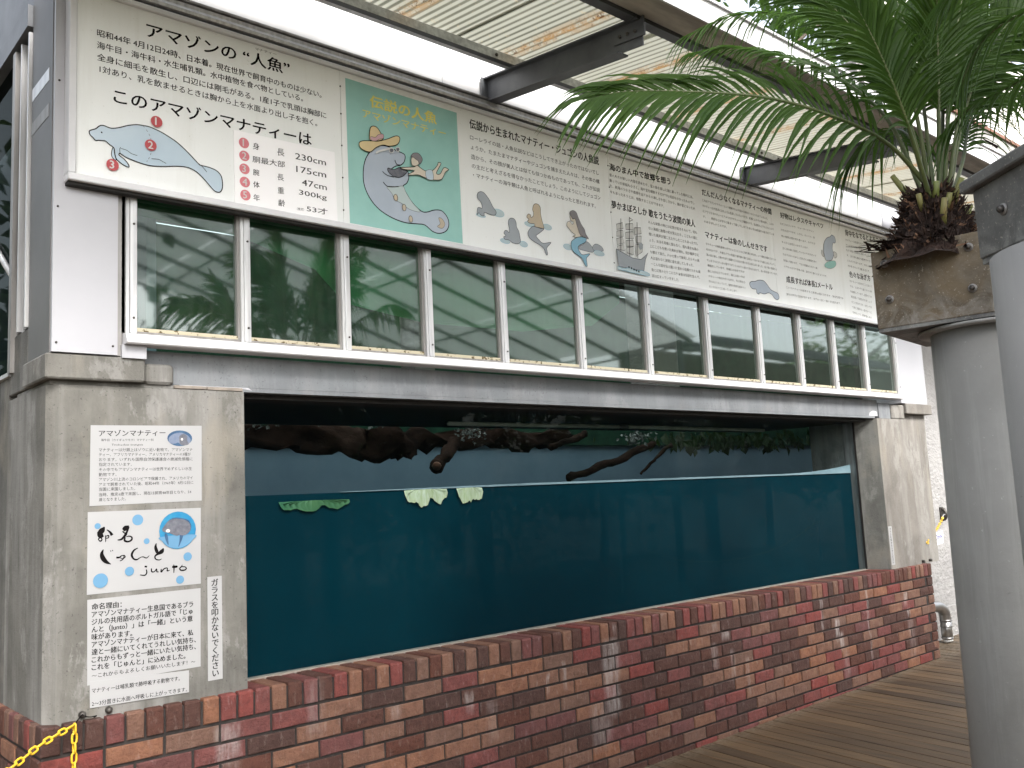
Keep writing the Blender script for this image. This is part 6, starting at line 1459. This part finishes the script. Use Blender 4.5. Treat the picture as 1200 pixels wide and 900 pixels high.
for k in range(6):
    xa, xb = -1.0 + 1.97 * k, -1.0 + 1.97 * k + 1.95
    m = MB(); m.poly([(xa, -5.1, gz(xa)), (xb, -5.1, gz(xb)), (xb, -12.4, gz(xb)), (xa, -12.4, gz(xa))], M['shelter_sheet']); m.build('roof_sheet', oc)
lc = thing('low_canopy', (18, -8, 0), 'low lattice roofed canopy farther along across the walkway, mirrored in the right panes', 'canopy')
for k in range(15):
    x = 11.2 + 1.0 * k
    m = MB(); m.tube([(x, -7.0, 4.15), (x, -9.4, 4.95)], .03, 6, M['steel']); m.build('rafter', lc)
    if k in (0, 14):
        m = MB(); m.tube([(x, -7.0, 0), (x, -7.0, 4.15)], .05, 8, M['steel']); m.build('post', lc)
for j in range(5):
    m = MB(); m.tube([(11, -7.0 - .6 * j, 4.18 + .2 * j), (25.4, -7.0 - .6 * j, 4.18 + .2 * j)], .03, 6, M['steel']); m.build('purlin', lc)
m = MB(); m.poly([(11, -6.98, 4.1), (25.4, -6.98, 4.1), (25.4, -6.98, 2.9), (11, -6.98, 2.9)], M['netting_l']); m.build('shade_net', lc)
lh = leaf_cluster('hedge', (-5.5, 4, 2.2), (1.2, 9, 3.6), 6500, .3, M['foliage'], 56)  # unseen hedge added to block light from the side wall
tag(lh.build('hedge'), 'added unseen dark hedge left of the building, put in to shade its side wall', 'hedge', kind='stuff')
bh = leaf_cluster('hedge', (-3.5, 10.5, 2.5), (6, 1.5, 4.5), 5200, .34, M['foliage'], 57)  # unseen hedge added so the side pane mirrors something dark
tag(bh.build('hedge'), 'tall dark hedge behind the side wall at the far left', 'hedge', kind='stuff')
h3 = leaf_cluster('hedge', (-.5, -13.2, 1.9), (4.5, 1.0, 3.0), 3500, .34, M['foliage'], 58)
tag(h3.build('hedge'), 'tall dark hedge behind the steel framed shelter across the walkway', 'hedge', kind='stuff')
hg = leaf_cluster('hedge', (4.5, -10.8, 1.9), (9, 1.4, 2.6), 7000, .26, M['foliage'], 55)
tag(hg.build('hedge'), 'dense dark hedge of leafy shrubs across the walkway', 'hedge', kind='stuff')
for k, (x, y) in enumerate(((5.2, -6.6), (8.0, -6.9), (13.5, -6.8))):
    t = thing('palm', (x, y, 0), ['feathery palm across the walkway, mirrored in the left panes', 'feathery palm across the walkway, mirrored in the middle panes', 'feathery palm across the walkway, mirrored in the right panes'][k], 'palm')
    m = MB(); m.tube([(x, y, -.1), (x, y, 1.2), (x, y, 2.1)], [.14, .12, .12], 10, M['fibre']); m.build('trunk', t)
    r2 = random.Random(900 + k)
    for j in range(12):
        a = j * 2.4 + r2.uniform(-.3, .3); el = r2.uniform(.2, 1.2)
        Lf = 1.7
        pts = [(x, y, 2.1)] + [(x + math.cos(a) * Lf * s_ * math.cos(el), y + math.sin(a) * Lf * s_ * math.cos(el), 2.1 + Lf * (s_ * math.sin(el) + .35 * s_ - .75 * s_ * s_)) for s_ in (.33, .66, 1)]
        frond(t, pts, .45, 22, 1000 + 20 * k + j, M['leaf'], .4, wid=.014, rr=(.014, .004))
# chain fence on the far side of the walkway, seen only as a reflection
for k, x in enumerate((8.9, 14.2)):
    mb = MB(); mb.tube([(x, -5.0, -.05), (x, -5.0, .86)], .025, 10, M['galv']); mb.tube([(x, -5.0, .86), (x, -5.0, .90)], .032, 10, M['galv'])
    tag(mb.build('chain_post'), 'short steel chain post across the walkway, %s one' % ('nearer' if k == 0 else 'farther'), 'post')
LK2 = link_mesh_lib(.06, .036, .006, M['chain'])
chain([(8.9, -5, .82), (10.2, -5, .45), (11.5, -5, .34), (12.9, -5, .45), (14.2, -5, .82)], 'long yellow chain slung between the two posts across the walkway', (8.9, -5, .82), LK2, .048)
